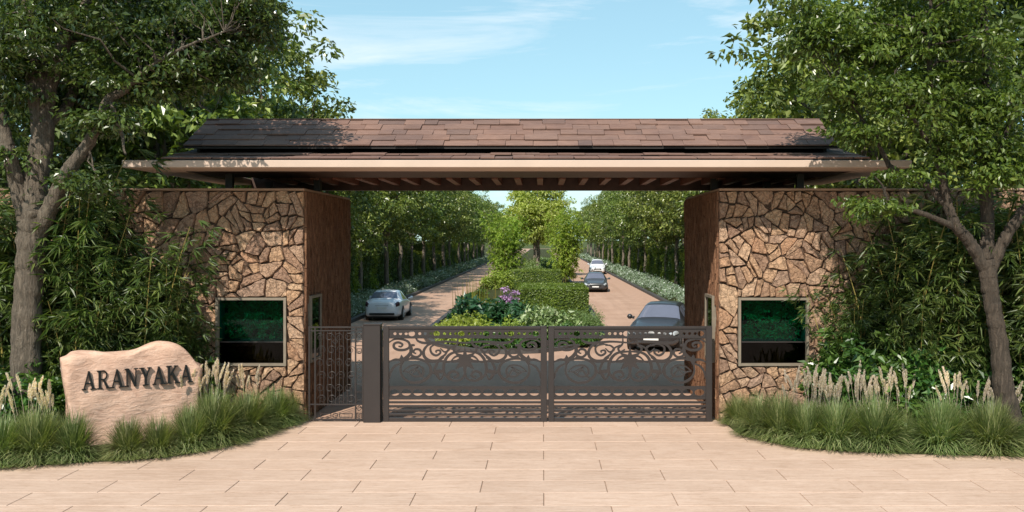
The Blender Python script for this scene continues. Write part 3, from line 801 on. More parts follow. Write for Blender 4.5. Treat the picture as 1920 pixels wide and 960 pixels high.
PG = thing('pedestrian_gate', 'narrow dark metal side gate with square ornaments beside left wall', 'gate', (at(578, 0, YG).x, YG, 0))
def pz(py): return (790.5 - py) / S
def pxx(px): return (px - 578) / S
d = .022
for (x0, x1) in ((578.5, 581.5), (589.5, 592.5), (665.5, 668), (679, 682)):
    MB().bbox(pxx(x0), pxx(x1), -d, d, pz(789), pz(612), .004).build('stile', M['gate'], PG)
for (y0, y1) in ((612, 615), (619, 621), (757, 759.5), (785, 788.5)):
    MB().bbox(pxx(581.6), pxx(678.9), -d + .004, d - .004, pz(y1), pz(y0), .003).build('rail', M['gate'], PG)
for k in range(9):
    xx = 600 + k * 7.3
    MB().bbox(pxx(xx - .55), pxx(xx + .55), -.008, .008, pz(757), pz(621), .001).build('bar', M['gate'], PG)
for row, zc in enumerate((632, 656, 680, 704, 728, 748)):
    for k in range(4):
        xx = 600 + k * 18 + (row % 2) * 4; pts = []
        for a in range(15):
            w = a / 14 * 2.6 * math.pi; rr_ = (8.5 - 6.2 * a / 14) / S; pts.append((pxx(xx) + rr_ * math.cos(w) * (1 if k % 2 else -1), pz(zc) + rr_ * math.sin(w)))
        MB().tube([(p[0], -.012, p[1]) for p in pts], [.007] * 15, 5).build('curl', M['gate'], PG)
def sqring(cx, cz, a, t, rot=0, name='square_ornament', asp=1.0):
    def ring(r): return [(cx + r * math.cos(math.pi / 4 * (1 + 2 * k) + rot), cz + r * asp * math.sin(math.pi / 4 * (1 + 2 * k) + rot)) for k in range(4)]
    me = plate_with_holes(ring(a * 1.414), [ring((a - t) * 1.414)], .014, M['gate'], name); link(name, me, PG)
cx = pxx(673.5)
for (zc, a, rot) in ((629, 5, 0), (629, 3.2, math.pi / 4), (658, 4.6, 0), (661, 2.4, 0), (680, 4.0, math.pi / 4), (694, 4.0, math.pi / 4), (708, 4.0, math.pi / 4), (765, 4.4, math.pi / 4), (779, 4.8, 0), (779, 2.2, 0)):
    sqring(cx, pz(zc), a / S, 1.1 / S, rot)
for zc in (640, 648, 720, 735, 750): MB().bbox(pxx(668.2), pxx(678.8), -.008, .008, pz(zc + .6), pz(zc - .6), .001).build('bar', M['gate'], PG)
for (a, b) in ((600, 621), (636, 661)): 
    me = plate_with_holes(rect(pxx(a), pxx(b), pz(783), pz(775)), [rect(pxx(a + 1.2), pxx(b - 1.2), pz(781.8), pz(776.2))], .014, M['gate'], 'rectangle_ornament'); link('rectangle_ornament', me, PG)
me = plate_with_holes(ell(pxx(628.5), pz(779), 5 / S, 5 / S), [ell(pxx(628.5), pz(779), 3.8 / S, 3.8 / S)], .014, M['gate'], 'ring_ornament'); link('ring_ornament', me, PG)
sqring(pxx(628.5), pz(640), 4 / S, .9 / S, math.pi / 4)
MB().bbox(pxx(655), pxx(664), -.05, -.0225, pz(706), pz(703), .004).build('handle', M['gate'], PG)

# ------------------------------------------------------------------ sandstone sign
A0 = Vector((at(124, 0, 18.15).x, 18.15, 0)); A1 = Vector((at(377, 0, 19.45).x, 19.45, 0))
U = (A1 - A0); SL = U.length; yaw = math.atan2(U.y, U.x)
SG = thing('sign_stone', 'pink sandstone boulder sign lettered ARANYAKA in the grasses left of the gate', 'sign', A0, yaw)
SG_DEPTH = .52
top_pts = [(0, 1.72), (.05, 1.84), (.22, 1.87), (.6, 1.84), (.95, 1.80), (1.25, 1.81), (1.5, 1.90), (1.75, 1.97), (2.05, 1.94), (2.25, 1.86), (2.4, 1.70), (2.52, 1.55), (2.6, 1.42)]
def build_sign():
    n = 60; xs = np.linspace(0, 1, n + 1); tp = np.array(top_pts); tp[:, 0] *= SL / 2.6
    zt = np.interp(xs * SL, tp[:, 0], tp[:, 1]); zt = np.convolve(np.pad(zt, 2, 'edge'), np.ones(5) / 5, 'valid')
    r = np.random.default_rng(5)
    # closed cross-section loop per column: front bottom -> front top -> back top -> back bottom
    sec = []; nz = 26
    def wob(x, z, k): return .018 * math.sin(3.1 * x + 2.3 * z + k) + .012 * math.sin(7.3 * x - 5.1 * z + 2 * k) + .007 * math.sin(17 * x + 13 * z + k)
    V = []; cols = 0
    for i, u in enumerate(xs):
        x = u * SL; h = zt[i]
        e = min(1, min(i, n - i) / 1.6); rnd = math.sqrt(max(0, 1 - (1 - e) ** 2))      # rounded ends
        dep = SG_DEPTH * (.80 + .20 * rnd); y0 = (SG_DEPTH - dep) / 2
        edge = .05 * math.sin(2.2 * 0 + 4 * 0)
        loop = []
        for k in range(nz + 1):
            z = -.1 + (h - .07 + .1) * k / nz
            bulge = .05 * (1 - ((k / nz) * 2 - 1) ** 2)
            loop.append((y0 - bulge * rnd * .5 + wob(x, z, 0), z))
        for k in range(1, 8):
            a = math.pi * k / 8
            loop.append((y0 + dep / 2 - (dep / 2) * math.cos(a), h - .07 + .07 * math.sin(a) + .012 * math.sin(9 * x + k)))
        for k in range(nz + 1):
            z = h - .07 - (h - .07 + .1) * k / nz
            loop.append((y0 + dep + wob(x, z, 2) * .8, z))
        cols = len(loop)
        for (y, z) in loop:
            xe = x
            if i == 0 or i == n: xe = x + (.03 * math.sin(3 * z) - (.06 * (z - .9)) * 0 + .05 * math.sin(1.7 * z + 1)) * (1 if i == 0 else -1)
            V.append((xe, y, z))
    F = []
    for i in range(n):
        for k in range(cols - 1):
            F.append((i * cols + k, (i + 1) * cols + k, (i + 1) * cols + k + 1, i * cols + k + 1))
    F.append(tuple(range(cols))); F.append(tuple(n * cols + k for k in range(cols))[::-1])
    return link('boulder', mkmesh('boulder', V, F, M['sandstone'], True), SG)
build_sign()
# hand-drawn roman capitals, unit height, lists of (polygon)
def stroke(p, q, w): 
    p = np.array(p, float); q = np.array(q, float); t = q - p; t /= np.linalg.norm(t); n = np.array([-t[1], t[0]]) * w / 2
    return [tuple(p - n), tuple(q - n), tuple(q + n), tuple(p + n)]
def vs(x0, x1, xa, xb): return [(x0, 0), (x1, 0), (xb, 1), (xa, 1)]   # slanted stroke with flat ends
SER = .055
def serif(x0, x1, z): return [(x0, z), (x1, z), (x1, z + SER), (x0, z + SER)]
def arcband(cx, cz, ro, ri, a0, a1, sx=1.0, n=12):
    o = [(cx + sx * ro * math.cos(a0 + (a1 - a0) * k / n), cz + ro * math.sin(a0 + (a1 - a0) * k / n)) for k in range(n + 1)]
    i = [(cx + sx * ri * math.cos(a0 + (a1 - a0) * k / n) * .92, cz + ri * math.sin(a0 + (a1 - a0) * k / n)) for k in range(n + 1)]
    return o + i[::-1]
LET = {
 'A': (.86, [vs(.06, .14, .38, .44), vs(.62, .80, .35, .47), [(.2, .3), (.64, .3), (.62, .37), (.22, .37)], serif(-.02, .24, 0), serif(.52, .90, 0)]),
 'R': (.82, [vs(.10, .26, .10, .26), [(.25, .93), (.45, .93), (.45, 1), (.25, 1)], [(.25, .47), (.45, .47), (.45, .54), (.25, .54)], arcband(.43, .735, .265, .19, -math.pi / 2, math.pi / 2, .95), [(.36, .50), (.50, .50), (.80, 0), (.62, 0)], serif(0, .36, 0), serif(0, .16, 1 - SER), serif(.6, .90, 0)]),
 'N': (.92, [vs(.10, .17, .10, .17), vs(.70, .77, .70, .77), [(.10, 1), (.28, 1), (.77, 0), (.62, 0)], serif(0, .27, 0), serif(-.02, .2, 1 - SER), serif(.60, .88, 1 - SER)]),
 'Y': (.80, [[(.32, 0), (.48, 0), (.48, .45), (.32, .45)], [(.04, 1), (.22, 1), (.48, .44), (.32, .44)], [(.62, 1), (.70, 1), (.47, .44), (.40, .46)], serif(.2, .6, 0), serif(-.04, .32, 1 - SER), serif(.52, .80, 1 - SER)]),
 'K': (.88, [vs(.10, .26, .10, .26), [(.26, .46), (.36, .46), (.72, 1), (.62, 1)], [(.36, .56), (.50, .62), (.84, 0), (.66, 0)], serif(0, .36, 0), serif(0, .36, 1 - SER), serif(.54, .82, 1 - SER), serif(.58, .92, 0)]),
}
def sign_text():
    word = 'ARANYAKA'; H = .35
    tot = sum(LET[c][0] for c in word) * H + .03 * 7
    f = 2.12 / tot * (SL / 2.6)
    x = .27; z0 = 1.15; cache = {}
    for c in word:
        w, polys = LET[c]
        if c not in cache:
            q = MB()
            for k, P in enumerate(polys):
                n = len(P); ya = -.032 - .0007 * k; yb = .02
                ar = sum(P[i][0] * P[(i + 1) % n][1] - P[(i + 1) % n][0] * P[i][1] for i in range(n))
                if ar < 0: P = P[::-1]
                V = [(p[0] * H * f, ya, p[1] * H) for p in P] + [(p[0] * H * f, yb, p[1] * H) for p in P]
                q.add(V, [tuple(range(n)), tuple(range(n, 2 * n))[::-1]] + [(i, n + i, n + (i + 1) % n, (i + 1) % n) for i in range(n)])
            cache[c] = q.mesh('letter', M['letter'])
        o = link('letter', cache[c], SG, (x, -.035, z0)); x += (w * H + .03) * f
sign_text()

# ------------------------------------------------------------------ foliage helpers
def unit(a): return a / (np.linalg.norm(a, axis=1, keepdims=True) + 1e-9)
def leaves(C, D, N, L, W, fold=.18):
    """bent rhombic leaves, 2 triangles each"""
    n = len(C); S_ = unit(np.cross(D, N)); N2 = np.cross(S_, D)
    L = np.broadcast_to(np.asarray(L, float), (n,))[:, None]; W = np.broadcast_to(np.asarray(W, float), (n,))[:, None]
    V = np.empty((n, 4, 3))
    V[:, 0] = C - D * L * .5; V[:, 2] = C + D * L * .5 - N2 * L * .08
    V[:, 1] = C - D * L * .08 + S_ * W * .5 + N2 * W * fold; V[:, 3] = C - D * L * .08 - S_ * W * .5 + N2 * W * fold
    b = np.arange(n)[:, None] * 4
    F = np.concatenate([b + np.array([[0, 1, 2]]), b + np.array([[0, 2, 3]])])
    return V.reshape(-1, 3), F
def merge(parts):
    V = []; F = []; b = 0
    for v, f in parts: V.append(v); F.append(f + b); b += len(v)
    return np.concatenate(V), np.concatenate(F)
def clump_leaves(rng, centres, radii, per, Ls, Wr=.5, droop=.5, flat=.6, up=.7):
    nC = len(centres); idx = np.repeat(np.arange(nC), per); n = len(idx)
    d = unit(rng.normal(size=(n, 3))); rad = rng.random(n) ** .45
    off = d * rad[:, None] * np.asarray(radii)[idx][:, None]; off[:, 2] *= flat
    C = np.asarray(centres)[idx] + off
    D = unit(d * np.array([1, 1, .5]) + rng.normal(size=(n, 3)) * .55 + np.array([0, 0, -droop]))
    N = unit(rng.normal(size=(n, 3)) * .6 + np.array([0, 0, up]) + d * .35)
    L = Ls * rng.uniform(.65, 1.3, n)
    return leaves(C, D, N, L, L * Wr * rng.uniform(.8, 1.2, n))
def ell_points(rng, n, c, r, shell=.55, zmin=None):
    out = []
    while len(out) < n:
        d = rng.normal(size=3); d /= np.linalg.norm(d)
        k = (shell + (1 - shell) * rng.random()) if rng.random() < .75 else rng.random() * shell
        nb = 1 + .13 * math.sin(4.1 * d[0] + 3 * d[2] + c[0]) + .10 * math.sin(6.3 * d[1] - 4 * d[2] + c[1])
        p = np.array(c) + d * np.array(r) * k * nb
        if zmin is not None and p[2] < zmin: continue
        out.append(p)
    return np.array(out)
def limb_path(a, b, rng, k=5, wig=.12, sag=0.0):
    a = np.array(a, float); b = np.array(b, float); L = np.linalg.norm(b - a); P = []
    for i in range(k + 1):
        t = i / k; p = a + (b - a) * t + rng.normal(size=3) * wig * L * .25 * math.sin(math.pi * t); p[2] += sag * L * math.sin(math.pi * t); P.append(p)
    return P

# ------------------------------------------------------------------ avenue trees
def avenue_tree_meshes(seed, leafm, cz=8.3, rad=(3.9, 3.9, 4.5), ncl=170, per=75, ls=.27, clr=.95):
    rng = np.random.default_rng(seed)
    cen = ell_points(rng, ncl, (0, 0, cz), rad, .6)
    V, F = clump_leaves(rng, cen, rng.uniform(.55, 1.15, ncl) * clr, per, ls)
    crown = mkmesh('crown', V, F, leafm)
    t = MB(); fork = cz - rad[2] * .75
    t.tube(limb_path((0, 0, -.15), (.1, .05, fork), rng, 5, .05), [.24, .2, .18, .17, .165, .16], 10)
    for k in range(7):
        w = 2 * math.pi * k / 7 + rng.uniform(-.3, .3); e = np.array([math.cos(w) * rad[0] * .6, math.sin(w) * rad[1] * .6, cz + rng.uniform(-.6, 2.2)])
        p = limb_path((.1, .05, fork - .25), e, rng, 5, .25, .05); t.tube(p, [.11, .09, .075, .06, .045, .02], 7, False)
    t.tube(limb_path((.1, .05, fork - .3), (0, 0, cz + rad[2] * .6), rng, 5, .12), [.15, .13, .1, .08, .05, .02], 8, False)
    return crown, t.mesh('trunk', M['bark_a'], True)
AV = [avenue_tree_meshes(100 + k, M['leaf_alley'], 8.3, (4.1, 4.1, 4.9), 200, 72, .29) for k in range(4)]
WD = [avenue_tree_meshes(140 + k, M['leaf_wood'], 7.6, (4.4, 4.4, 5.4), 150, 60, .34, 1.15) for k in range(2)]
def place_tree(pair, name, label, loc, sc, rz, group, cat='tree', leafmat=None):
    T = thing(name, label, cat, loc, rz, group); T.scale = (sc, sc, sc * random.uniform(.94, 1.06))
    link('trunk', pair[1], T)
    c = link('crown', pair[0], T)
    return T
rA = random.Random(3)
for side, sx in (('left', -1), ('right', 1)):
    y = 34.0; k = 0
    while y < 250:
        X = (-12.6 if sx < 0 else 11.7) + rA.uniform(-.35, .35)
        sc = rA.uniform(.95, 1.07) * (1.14 if k < 1 else 1.0 if k < 2 else (.82 if sx < 0 else .9) if k < 5 else .95)
        nm = '%s avenue tree from the gate in the row along the %s kerb' % (ORD[k], side)
        place_tree(AV[rA.randrange(4)], 'avenue_tree', nm, (X, y, .05), sc, rA.uniform(0, 6.28), 'trees along the %s kerb' % side)
        y += (8.5 if y < 120 else 11) + rA.uniform(-.8, .8); k += 1
    y = 31.0; k = 0
    while y < 140:
        X = sx * ((17.6 if k < 3 else 19.5) + rA.uniform(-1, 1)) + (-.5 if sx < 0 else 0)
        place_tree(WD[rA.randrange(2)], 'woodland_tree', '%s dark tree from the gate in the back row behind the %s avenue trees' % (ORD[k], side), (X, y, .05), rA.uniform(.95, 1.1) * (1.3 if k < 3 else 1.1), rA.uniform(0, 6.28), 'dark trees behind the %s avenue row' % side)
        y += 8 + rA.uniform(-1, 1) + max(0, (y - 60) * .04); k += 1

# hedge blocks beneath the avenue trees
def block_leaves(rng, sx, sy, sz, n, ls, rough=.12, Wr=.55, rnd=.0):
    """leaf shell of a box standing on the ground (origin base centre)"""
    A = np.array([sy * sz, sy * sz, sx * sz, sx * sz, sx * sy]); f = rng.choice(5, n, p=A / A.sum())
    u = rng.uniform(-.5, .5, (n, 3)); P = u * np.array([sx, sy, sz]); Nn = np.zeros((n, 3))
    for k, (ax, sg) in enumerate(((0, -1), (0, 1), (1, -1), (1, 1), (2, 1))):
        m = f == k; P[m, ax] = sg * .5 * (sx, sy, sz)[ax]; Nn[m, ax] = sg
    P[:, 2] += sz / 2
    P += Nn * rng.uniform(-rough * 1.6, rough * .5, n)[:, None]
    if rnd:
        w = np.sin(P[:, 0:1] * 2.1 + 1) * np.sin(P[:, 1:2] * 1.7) * rnd + np.sin(P[:, 2:3] * 2.9 + P[:, 1:2]) * rnd * .7; P += Nn * w
    D = unit(np.cross(Nn, rng.normal(size=(n, 3))) + rng.normal(size=(n, 3)) * .4)
    N2 = unit(Nn + rng.normal(size=(n, 3)) * .5)
    L = ls * rng.uniform(.6, 1.3, n)
    return leaves(P, D, N2, L, L * Wr)
rngH = np.random.default_rng(31)
V, F = block_leaves(rngH, 1.9, 5.0, 2.7, 7000, .2, .3, rnd=.22); HB = [mkmesh('foliage', V, F, M['leaf_hedge_d'])]
HBC = [MB().box(-.7, .7, -2.2, 2.2, 0, 2.3).mesh('stem_core', M['leaf_hedge_d'])]
V, F = block_leaves(rngH, 1.3, 1.5, 3.1, 3500, .17, .25, rnd=.2); HY = mkmesh('foliage', V, F, M['leaf_hedge_y']); HYC = MB().box(-.4, .4, -.5, .5, 0, 2.7).mesh('stem_core', M['leaf_hedge_d'])
for side, X in (('left', -13.9), ('right', 12.3)):
    for k in range(26):
        y = 36 + k * 6.9
        T = thing('hedge', '%s long dark hedge from the gate beneath the %s avenue trees' % (ORD[k], side), 'hedge', (X - (0 if X < 0 else -.6), y, .06), 0, 'dark hedges under the %s trees' % side)
        T.scale = (1.0, rA.uniform(.8, 1.05), rA.uniform(.75, 1.3)); link('foliage', HB[0], T); link('stem_core', HBC[0], T)
        T = thing('hedge_column', '%s yellow green upright shrub from the gate between hedges on the %s' % (ORD[k], side), 'shrub', (X + (.25 if X < 0 else .1), y + 3.45, .06), rA.uniform(-.2, .2), 'yellow shrubs between the %s hedges' % side)
        T.scale = (1, 1, rA.uniform(.75, 1.15)); link('foliage', HY, T); link('stem_core', HYC, T)
# silver flowering border along both kerbs
def border(name, x0, x1, label):
    rng = np.random.default_rng(77); parts = []
    for (a, b, n, ls) in ((27, 60, 9000, .16), (60, 110, 9000, .22), (110, 230, 8000, .34)):
        nc = n // 45; cen = np.column_stack([rng.uniform(x0, x1, nc), rng.uniform(a, b, nc), rng.uniform(.15, .5, nc)])
        parts.append(clump_leaves(rng, cen, rng.uniform(.3, .6, nc), 45, ls, .35, 0.0, .8, .5))
    V, F = merge(parts); tag(link(name, mkmesh(name, V, F, M['leaf_silver'])), label, 'border plants', kind='stuff')
border('border_plants', KXL - 2.6, KXL - .3, 'silver green flowering border along the left kerb')
border('border_plants', KXR + .3, KXR + 2.4, 'silver green flowering border along the right kerb')

# ------------------------------------------------------------------ island planting
def dome_shrub(name, label, loc, rx, ry, h, n, ls, m, group=None, cat='shrub', Wr=.5, seed=0, extra=None):
    rng = np.random.default_rng(900 + seed)
    nc = max(10, n // 28); d = unit(rng.normal(size=(nc, 3))); d[:, 2] = np.abs(d[:, 2])
    k = rng.uniform(.55, 1.0, nc)[:, None]; wob_ = 1 + .16 * np.sin(5 * d[:, 0:1] + 3 * d[:, 1:2] + seed)
    cen = d * np.array([rx, ry, h * .9]) * k * wob_
    V, F = clump_leaves(rng, cen, np.full(nc, .32 * min(rx, h)), 28, ls, Wr, .1, .7, .8)
    V[:, 2] = np.maximum(V[:, 2], .02)
    T = thing(name, label, cat, loc, 0, group)
    st = MB()
    for j in range(6):
        c = cen[rng.integers(nc)]; st.tube(limb_path((0, 0, -.05), c, rng, 3, .2), [.03, .025, .018, .008], 5, False)
    st.build('stems', M['bark_a'], T); link('foliage', mkmesh('foliage', V, F, m), T)
    if extra is not None:
        V2, F2 = clump_leaves(rng, cen[cen[:, 2] > h * .45] + np.array([0, -.1, .14]), np.full((cen[:, 2] > h * .45).sum(), .26), 60, .10, .8, 0, .6, .9)
        tag(link('flowers', mkmesh('flowers', V2, F2, extra), T), kind='stuff')
    return T
IZ = .08
ds = dome_shrub
ds('low_shrub', 'yellow green low shrub at the left front of the island planting', (-2.75, 36.6, IZ), 1.25, 1.2, 1.15, 3200, .15, M['leaf_yellow'], 'island shrubs', seed=1)
ds('low_shrub', 'yellow green low shrub at the front centre of the island planting', (-1.2, 35.9, IZ), 1.05, 1.0, .95, 2600, .15, M['leaf_yellow'], 'island shrubs', seed=2)
ds('low_shrub', 'small yellow green shrub behind the silver car side of the island', (-3.6, 38.9, IZ), .8, 1.0, .9, 1600, .15, M['leaf_yellow'], 'island shrubs', seed=12)
ds('leafy_shrub', 'dark glossy shrub with large leaves left of the purple flowers', (-2.9, 41.8, IZ), 1.35, 1.2, 1.5, 1700, .34, M['leaf_dark'], 'island shrubs', seed=3)
ds('leafy_shrub', 'dark glossy shrub with large leaves in front of the purple flowers', (-1.35, 40.6, IZ), 1.3, 1.2, 1.55, 1700, .34, M['leaf_dark'], 'island shrubs', seed=4)
ds('variegated_shrub', 'cream edged leafy shrub in front of the clipped hedge', (.15, 38.2, IZ), 1.15, 1.1, 1.42, 1900, .24, M['leaf_pale'], 'island shrubs', seed=5)
ds('soft_shrub', 'soft grey green fine shrub at the right corner of the island', (1.65, 39.6, IZ), .9, 1.0, 1.25, 4200, .11, M['leaf_soft'], 'island shrubs', Wr=.3, seed=6)
ds('low_shrub', 'mid green low shrub at the very front of the island seen through the left leaf', (-1.9, 35.2, IZ), .8, .6, .6, 1500, .17, M['leaf_broad'], 'island shrubs', seed=7)
ds('low_shrub', 'mid green low shrub at the very front of the island behind the gate joint', (-.35, 35.0, IZ), .85, .6, .6, 1500, .17, M['leaf_broad'], 'island shrubs', seed=8)
ds('low_shrub', 'mid green low shrub at the front of the island near the dark car', (1.1, 36.3, IZ), .85, .75, .75, 1500, .17, M['leaf_broad'], 'island shrubs', seed=9)
ds('flowering_shrub', 'purple flowering shrub beside the clipped hedge on the island', (-1.7, 46.2, IZ), .6, .5, 1.6, 1100, .12, M['leaf_soft'], 'island shrubs', seed=10, extra=M['flower'])
ds('low_shrub', 'bright yellow shrub below the left island bamboo', (-3.5, 76, IZ), 1.4, 1.3, 1.6, 2600, .2, M['leaf_yellow'], 'island shrubs', seed=11)
ds('leafy_shrub', 'rounded green shrub behind the tall bronze spikes on the island', (-3.6, 55, IZ), 1.1, 1.6, 1.0, 1500, .22, M['leaf_broad'], 'island shrubs', seed=13)
def spikes(name, label, loc, n, h, spread, seed, m):
    rng = np.random.default_rng(seed); T = thing(name, label, 'grass', loc, 0)
    parts = []
    for k in range(n):
        w = rng.uniform(0, 6.28); b = rng.normal(size=2) * spread * .4; lean = rng.uniform(0, .16); hh = h * rng.uniform(.5, 1.05)
        p0 = np.array([b[0], b[1], 0]); p1 = p0 + np.array([math.cos(w) * lean * hh, math.sin(w) * lean * hh, hh]); wd = np.array([math.sin(w), -math.cos(w), 0]) * .018
        parts.append((np.array([p0 - wd, p0 + wd, p1 * .5 + p0 * .5 + wd, p1, p1 * .5 + p0 * .5 - wd]), np.array([[0, 1, 2], [0, 2, 4], [4, 2, 3]])))
    V, F = merge(parts); tag(link('blades', mkmesh('blades', V, F, m), T), kind='stuff')
spikes('spike_grass', 'tall bronze spiky grass at the left edge of the island', (-3.25, 45.5, IZ), 90, 2.3, .9, 1, M['spike'])
spikes('spike_grass', 'shorter bronze spiky grass just right of the tall one on the island', (-2.2, 46.5, IZ), 60, 1.6, .6, 2, M['spike'])

def clipped_hedge(label, x0, x1, y0, y1, h, seed, n):
    rng = np.random.default_rng(seed); T = thing('clipped_hedge', label, 'hedge', ((x0 + x1) / 2, (y0 + y1) / 2, IZ), 0, 'clipped box hedges on the island')
    V, F = block_leaves(rng, x1 - x0, y1 - y0, h, n, .12, .03, .7); link('foliage', mkmesh('foliage', V, F, M['leaf_hedge']), T)
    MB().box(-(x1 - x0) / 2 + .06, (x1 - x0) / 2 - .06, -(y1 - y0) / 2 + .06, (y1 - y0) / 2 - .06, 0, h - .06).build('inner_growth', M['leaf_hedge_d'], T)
clipped_hedge('near clipped box hedge on the island beside the parked dark car', -1.35, 2.4, 51, 58, 1.3, 1, 16000)
clipped_hedge('far clipped box hedge on the island below the bamboo', -2.7, 1.5, 78.5, 84, 1.35, 2, 9000)

def bamboo_meshes(seed, h, spread, nculm, nspray, leafm, ll=.24, lw=.034, low=.15):
    rng = np.random.default_rng(seed); cu = MB(); pts = []
    for k in range(nculm):
        w = rng.uniform(0, 6.28); b = np.array([math.cos(w), math.sin(w), 0]) * spread * rng.uniform(.05, .6); hh = h * rng.uniform(.7, 1.02)
        lean = np.array([math.cos(w), math.sin(w), 0]) * rng.uniform(.05, .26) * hh
        P = [b + lean * t ** 2.2 + np.array([0, 0, hh * t * (1 - .06 * t)]) for t in np.linspace(0, 1, 8)]
        cu.tube([p + np.array([0, 0, -.05]) if i == 0 else p for i, p in enumerate(P)], list(np.linspace(.022, .006, 8) * (h / 4) ** .4), 6, False)
        pts.append(P)
    C = []; 
    for k in range(nspray):
        P = pts[rng.integers(nculm)]; t = low + (1 - low) * rng.random() ** .85; f = t * 7; i = min(6, int(f)); p = P[i] + (P[i + 1] - P[i]) * (f - i)
        w = rng.uniform(0, 6.28); rr = rng.uniform(.1, .75) * spread * .62
        q = p + np.array([math.cos(w) * rr, math.sin(w) * rr, rng.uniform(-.25, .15)]); C.append((q, w))
    n = 7; idx = np.repeat(np.arange(nspray), n); cen = np.array([c[0] for c in C])[idx]; ww = np.array([c[1] for c in C])[idx] + rng.normal(size=len(idx)) * .75
    D = unit(np.column_stack([np.cos(ww), np.sin(ww), rng.uniform(-.95, .35, len(idx))])); L = ll * rng.uniform(.6, 1.25, len(idx))
    N = unit(rng.normal(size=(len(idx), 3)) * .4 + np.array([0, 0, 1.]))
    V, F = leaves(cen + D * L[:, None] * .5, D, N, L, lw * rng.uniform(.8, 1.25, len(idx)), .2)
    return mkmesh('foliage', V, F, leafm), cu.mesh('culms', M['culm'], True)
BI = bamboo_meshes(5, 6.9, 2.0, 16, 2300, M['leaf_bamboo_y'], .34, .07, .1)
def place_bamboo(pair, label, loc, rz, sc, group):
    T = thing('bamboo', label, 'bamboo', loc, rz, group); T.scale = sc
    link('culms', pair[1], T); link('foliage', pair[0], T); return T
place_bamboo(BI, 'tall yellow green bamboo clump on the island, left of the round tree', (-3.3, 88, IZ), .3, (.8, .8, 1.04), 'bamboo on the island')
place_bamboo(BI, 'tall yellow green bamboo clump on the island, right of the round tree', (1.9, 87, IZ), 2.1, (.82, .8, 1.08), 'bamboo on the island')
MT = avenue_tree_meshes(180, M['leaf_median'], 6.6, (3.3, 3.3, 3.7), 210, 80, .27, .9)
place_tree(MT, 'round_tree', 'pale yellow green round tree in the middle of the island', (-.6, 105, IZ), 1.12, .4, None)
for k, yy in enumerate((128, 150, 176)):
    place_tree(MT, 'round_tree', '%s pale tree on the island behind the round tree' % ORD[k], (-1.2 + .4 * (k % 2), yy, IZ), .95, 1.3 * k, 'pale trees far along the island')
for k, yy in enumerate((97, 112, 126, 145)):
    ds('island_shrub', '%s grey green shrub from the gate along the island hedges' % ORD[k], (-1.0 + (k % 2) * 1.3, yy + (0 if k else 2), IZ), 1.8, 1.8, 1.5, 2200, .24, M['leaf_soft'], 'grey green island shrubs', seed=20 + k)

# ------------------------------------------------------------------ fountain grass
def grass_mesh(seed, n=1700, h=.92, r=.78):
    rng = np.random.default_rng(seed); K = 5
    w = rng.uniform(0, 2 * math.pi, n); b = rng.random(n) ** .6 * .13
    el = np.radians(4 + 84 * rng.random(n)); Ln = h * rng.uniform(.7, 1.04, n) * (.80 + .20 * np.sin(el))
    t = np.linspace(0, 1, K + 1)[None, :]
    bw = w[:, None] + (rng.normal(size=n) * .28)[:, None] * t
    dr = (Ln * np.cos(el) * rng.uniform(.3, .75, n) + .06)[:, None]
    R_ = b[:, None] + (Ln * np.cos(el))[:, None] * (t - .12 * t ** 3) + .10 * t ** 2
    Z = (Ln * np.sin(el) + .16 * Ln)[:, None] * t - dr * t ** 2.4
    Pc = np.stack([R_ * np.cos(bw), R_ * np.sin(bw), np.maximum(Z, .01)], -1)
    sd = np.stack([-np.sin(bw), np.cos(bw), 0 * bw], -1)
    wd = (.0062 * (1 - t) ** .6 + .0012)[..., None] * rng.uniform(.7, 1.4, n)[:, None, None]
    A = Pc - sd * wd; B = Pc + sd * wd
    V = np.stack([A, B], 2).reshape(-1, 3); m = (K + 1) * 2
    base = (np.arange(n) * m)[:, None, None]; seg = (np.arange(K) * 2)[None, :, None]
    F = (base + seg + np.array([0, 1, 3, 2])[None, None, :]).reshape(-1, 4)
    return mkmesh('blades', V, F, M['grass'])
GR = [grass_mesh(k) for k in range(4)]
def plume_mesh(seed):
    rng = np.random.default_rng(seed); n = 150; t = rng.random(n); z = .52 + .36 * t; w = rng.uniform(0, 6.28, n); rad = .021 * np.sin(np.pi * np.clip(t * .9 + .08, 0, 1)) ** .7 + .004
    C = np.column_stack([rad * np.cos(w) + .05 * t * t, rad * np.sin(w), z]); D = unit(np.column_stack([np.cos(w) * .6, np.sin(w) * .6, np.full(n, .9)]))
    V, F = leaves(C, D, unit(rng.normal(size=(n, 3))), .065, .016)
    st = MB().tube([(0, 0, 0), (.0, 0, .45), (.03, 0, .8)], [.004, .0035, .002], 4, False)
    V2 = np.array(st.V); F2 = np.array([[f[0], f[1], f[2]] for f in st.F] + [[f[0], f[2], f[3]] for f in st.F])
    V, F = merge([(V, F), (V2, F2)]); return mkmesh('plume', V, F, M['plume'])
PL = [plume_mesh(k) for k in range(3)]
rG = random.Random(12)
def grass(label, x, y, sc, plumes, group, z=.06):
    T = thing('fountain_grass', label, 'grass', (x, y, z), rG.uniform(0, 6.28), group); T.scale = (sc, sc, sc * rG.uniform(.92, 1.08))
    tag(link('blades', GR[rG.randrange(4)], T), kind='stuff')
    for k in range(plumes):
        w = rG.uniform(0, 6.28); r_ = rG.uniform(.02, .35)
        o = link('plume', PL[rG.randrange(3)], T, (math.cos(w) * r_, math.sin(w) * r_, rG.uniform(.4, .9)), w)
        o.rotation_euler = (0, rG.uniform(.02, .26), w); s_ = rG.uniform(.85, 1.2); o.scale = (1.1, 1.1, s_ * 1.15)
EL = np.array(catmull(EDGE_L, 6)); ER = np.array(catmull(EDGE_R, 6))
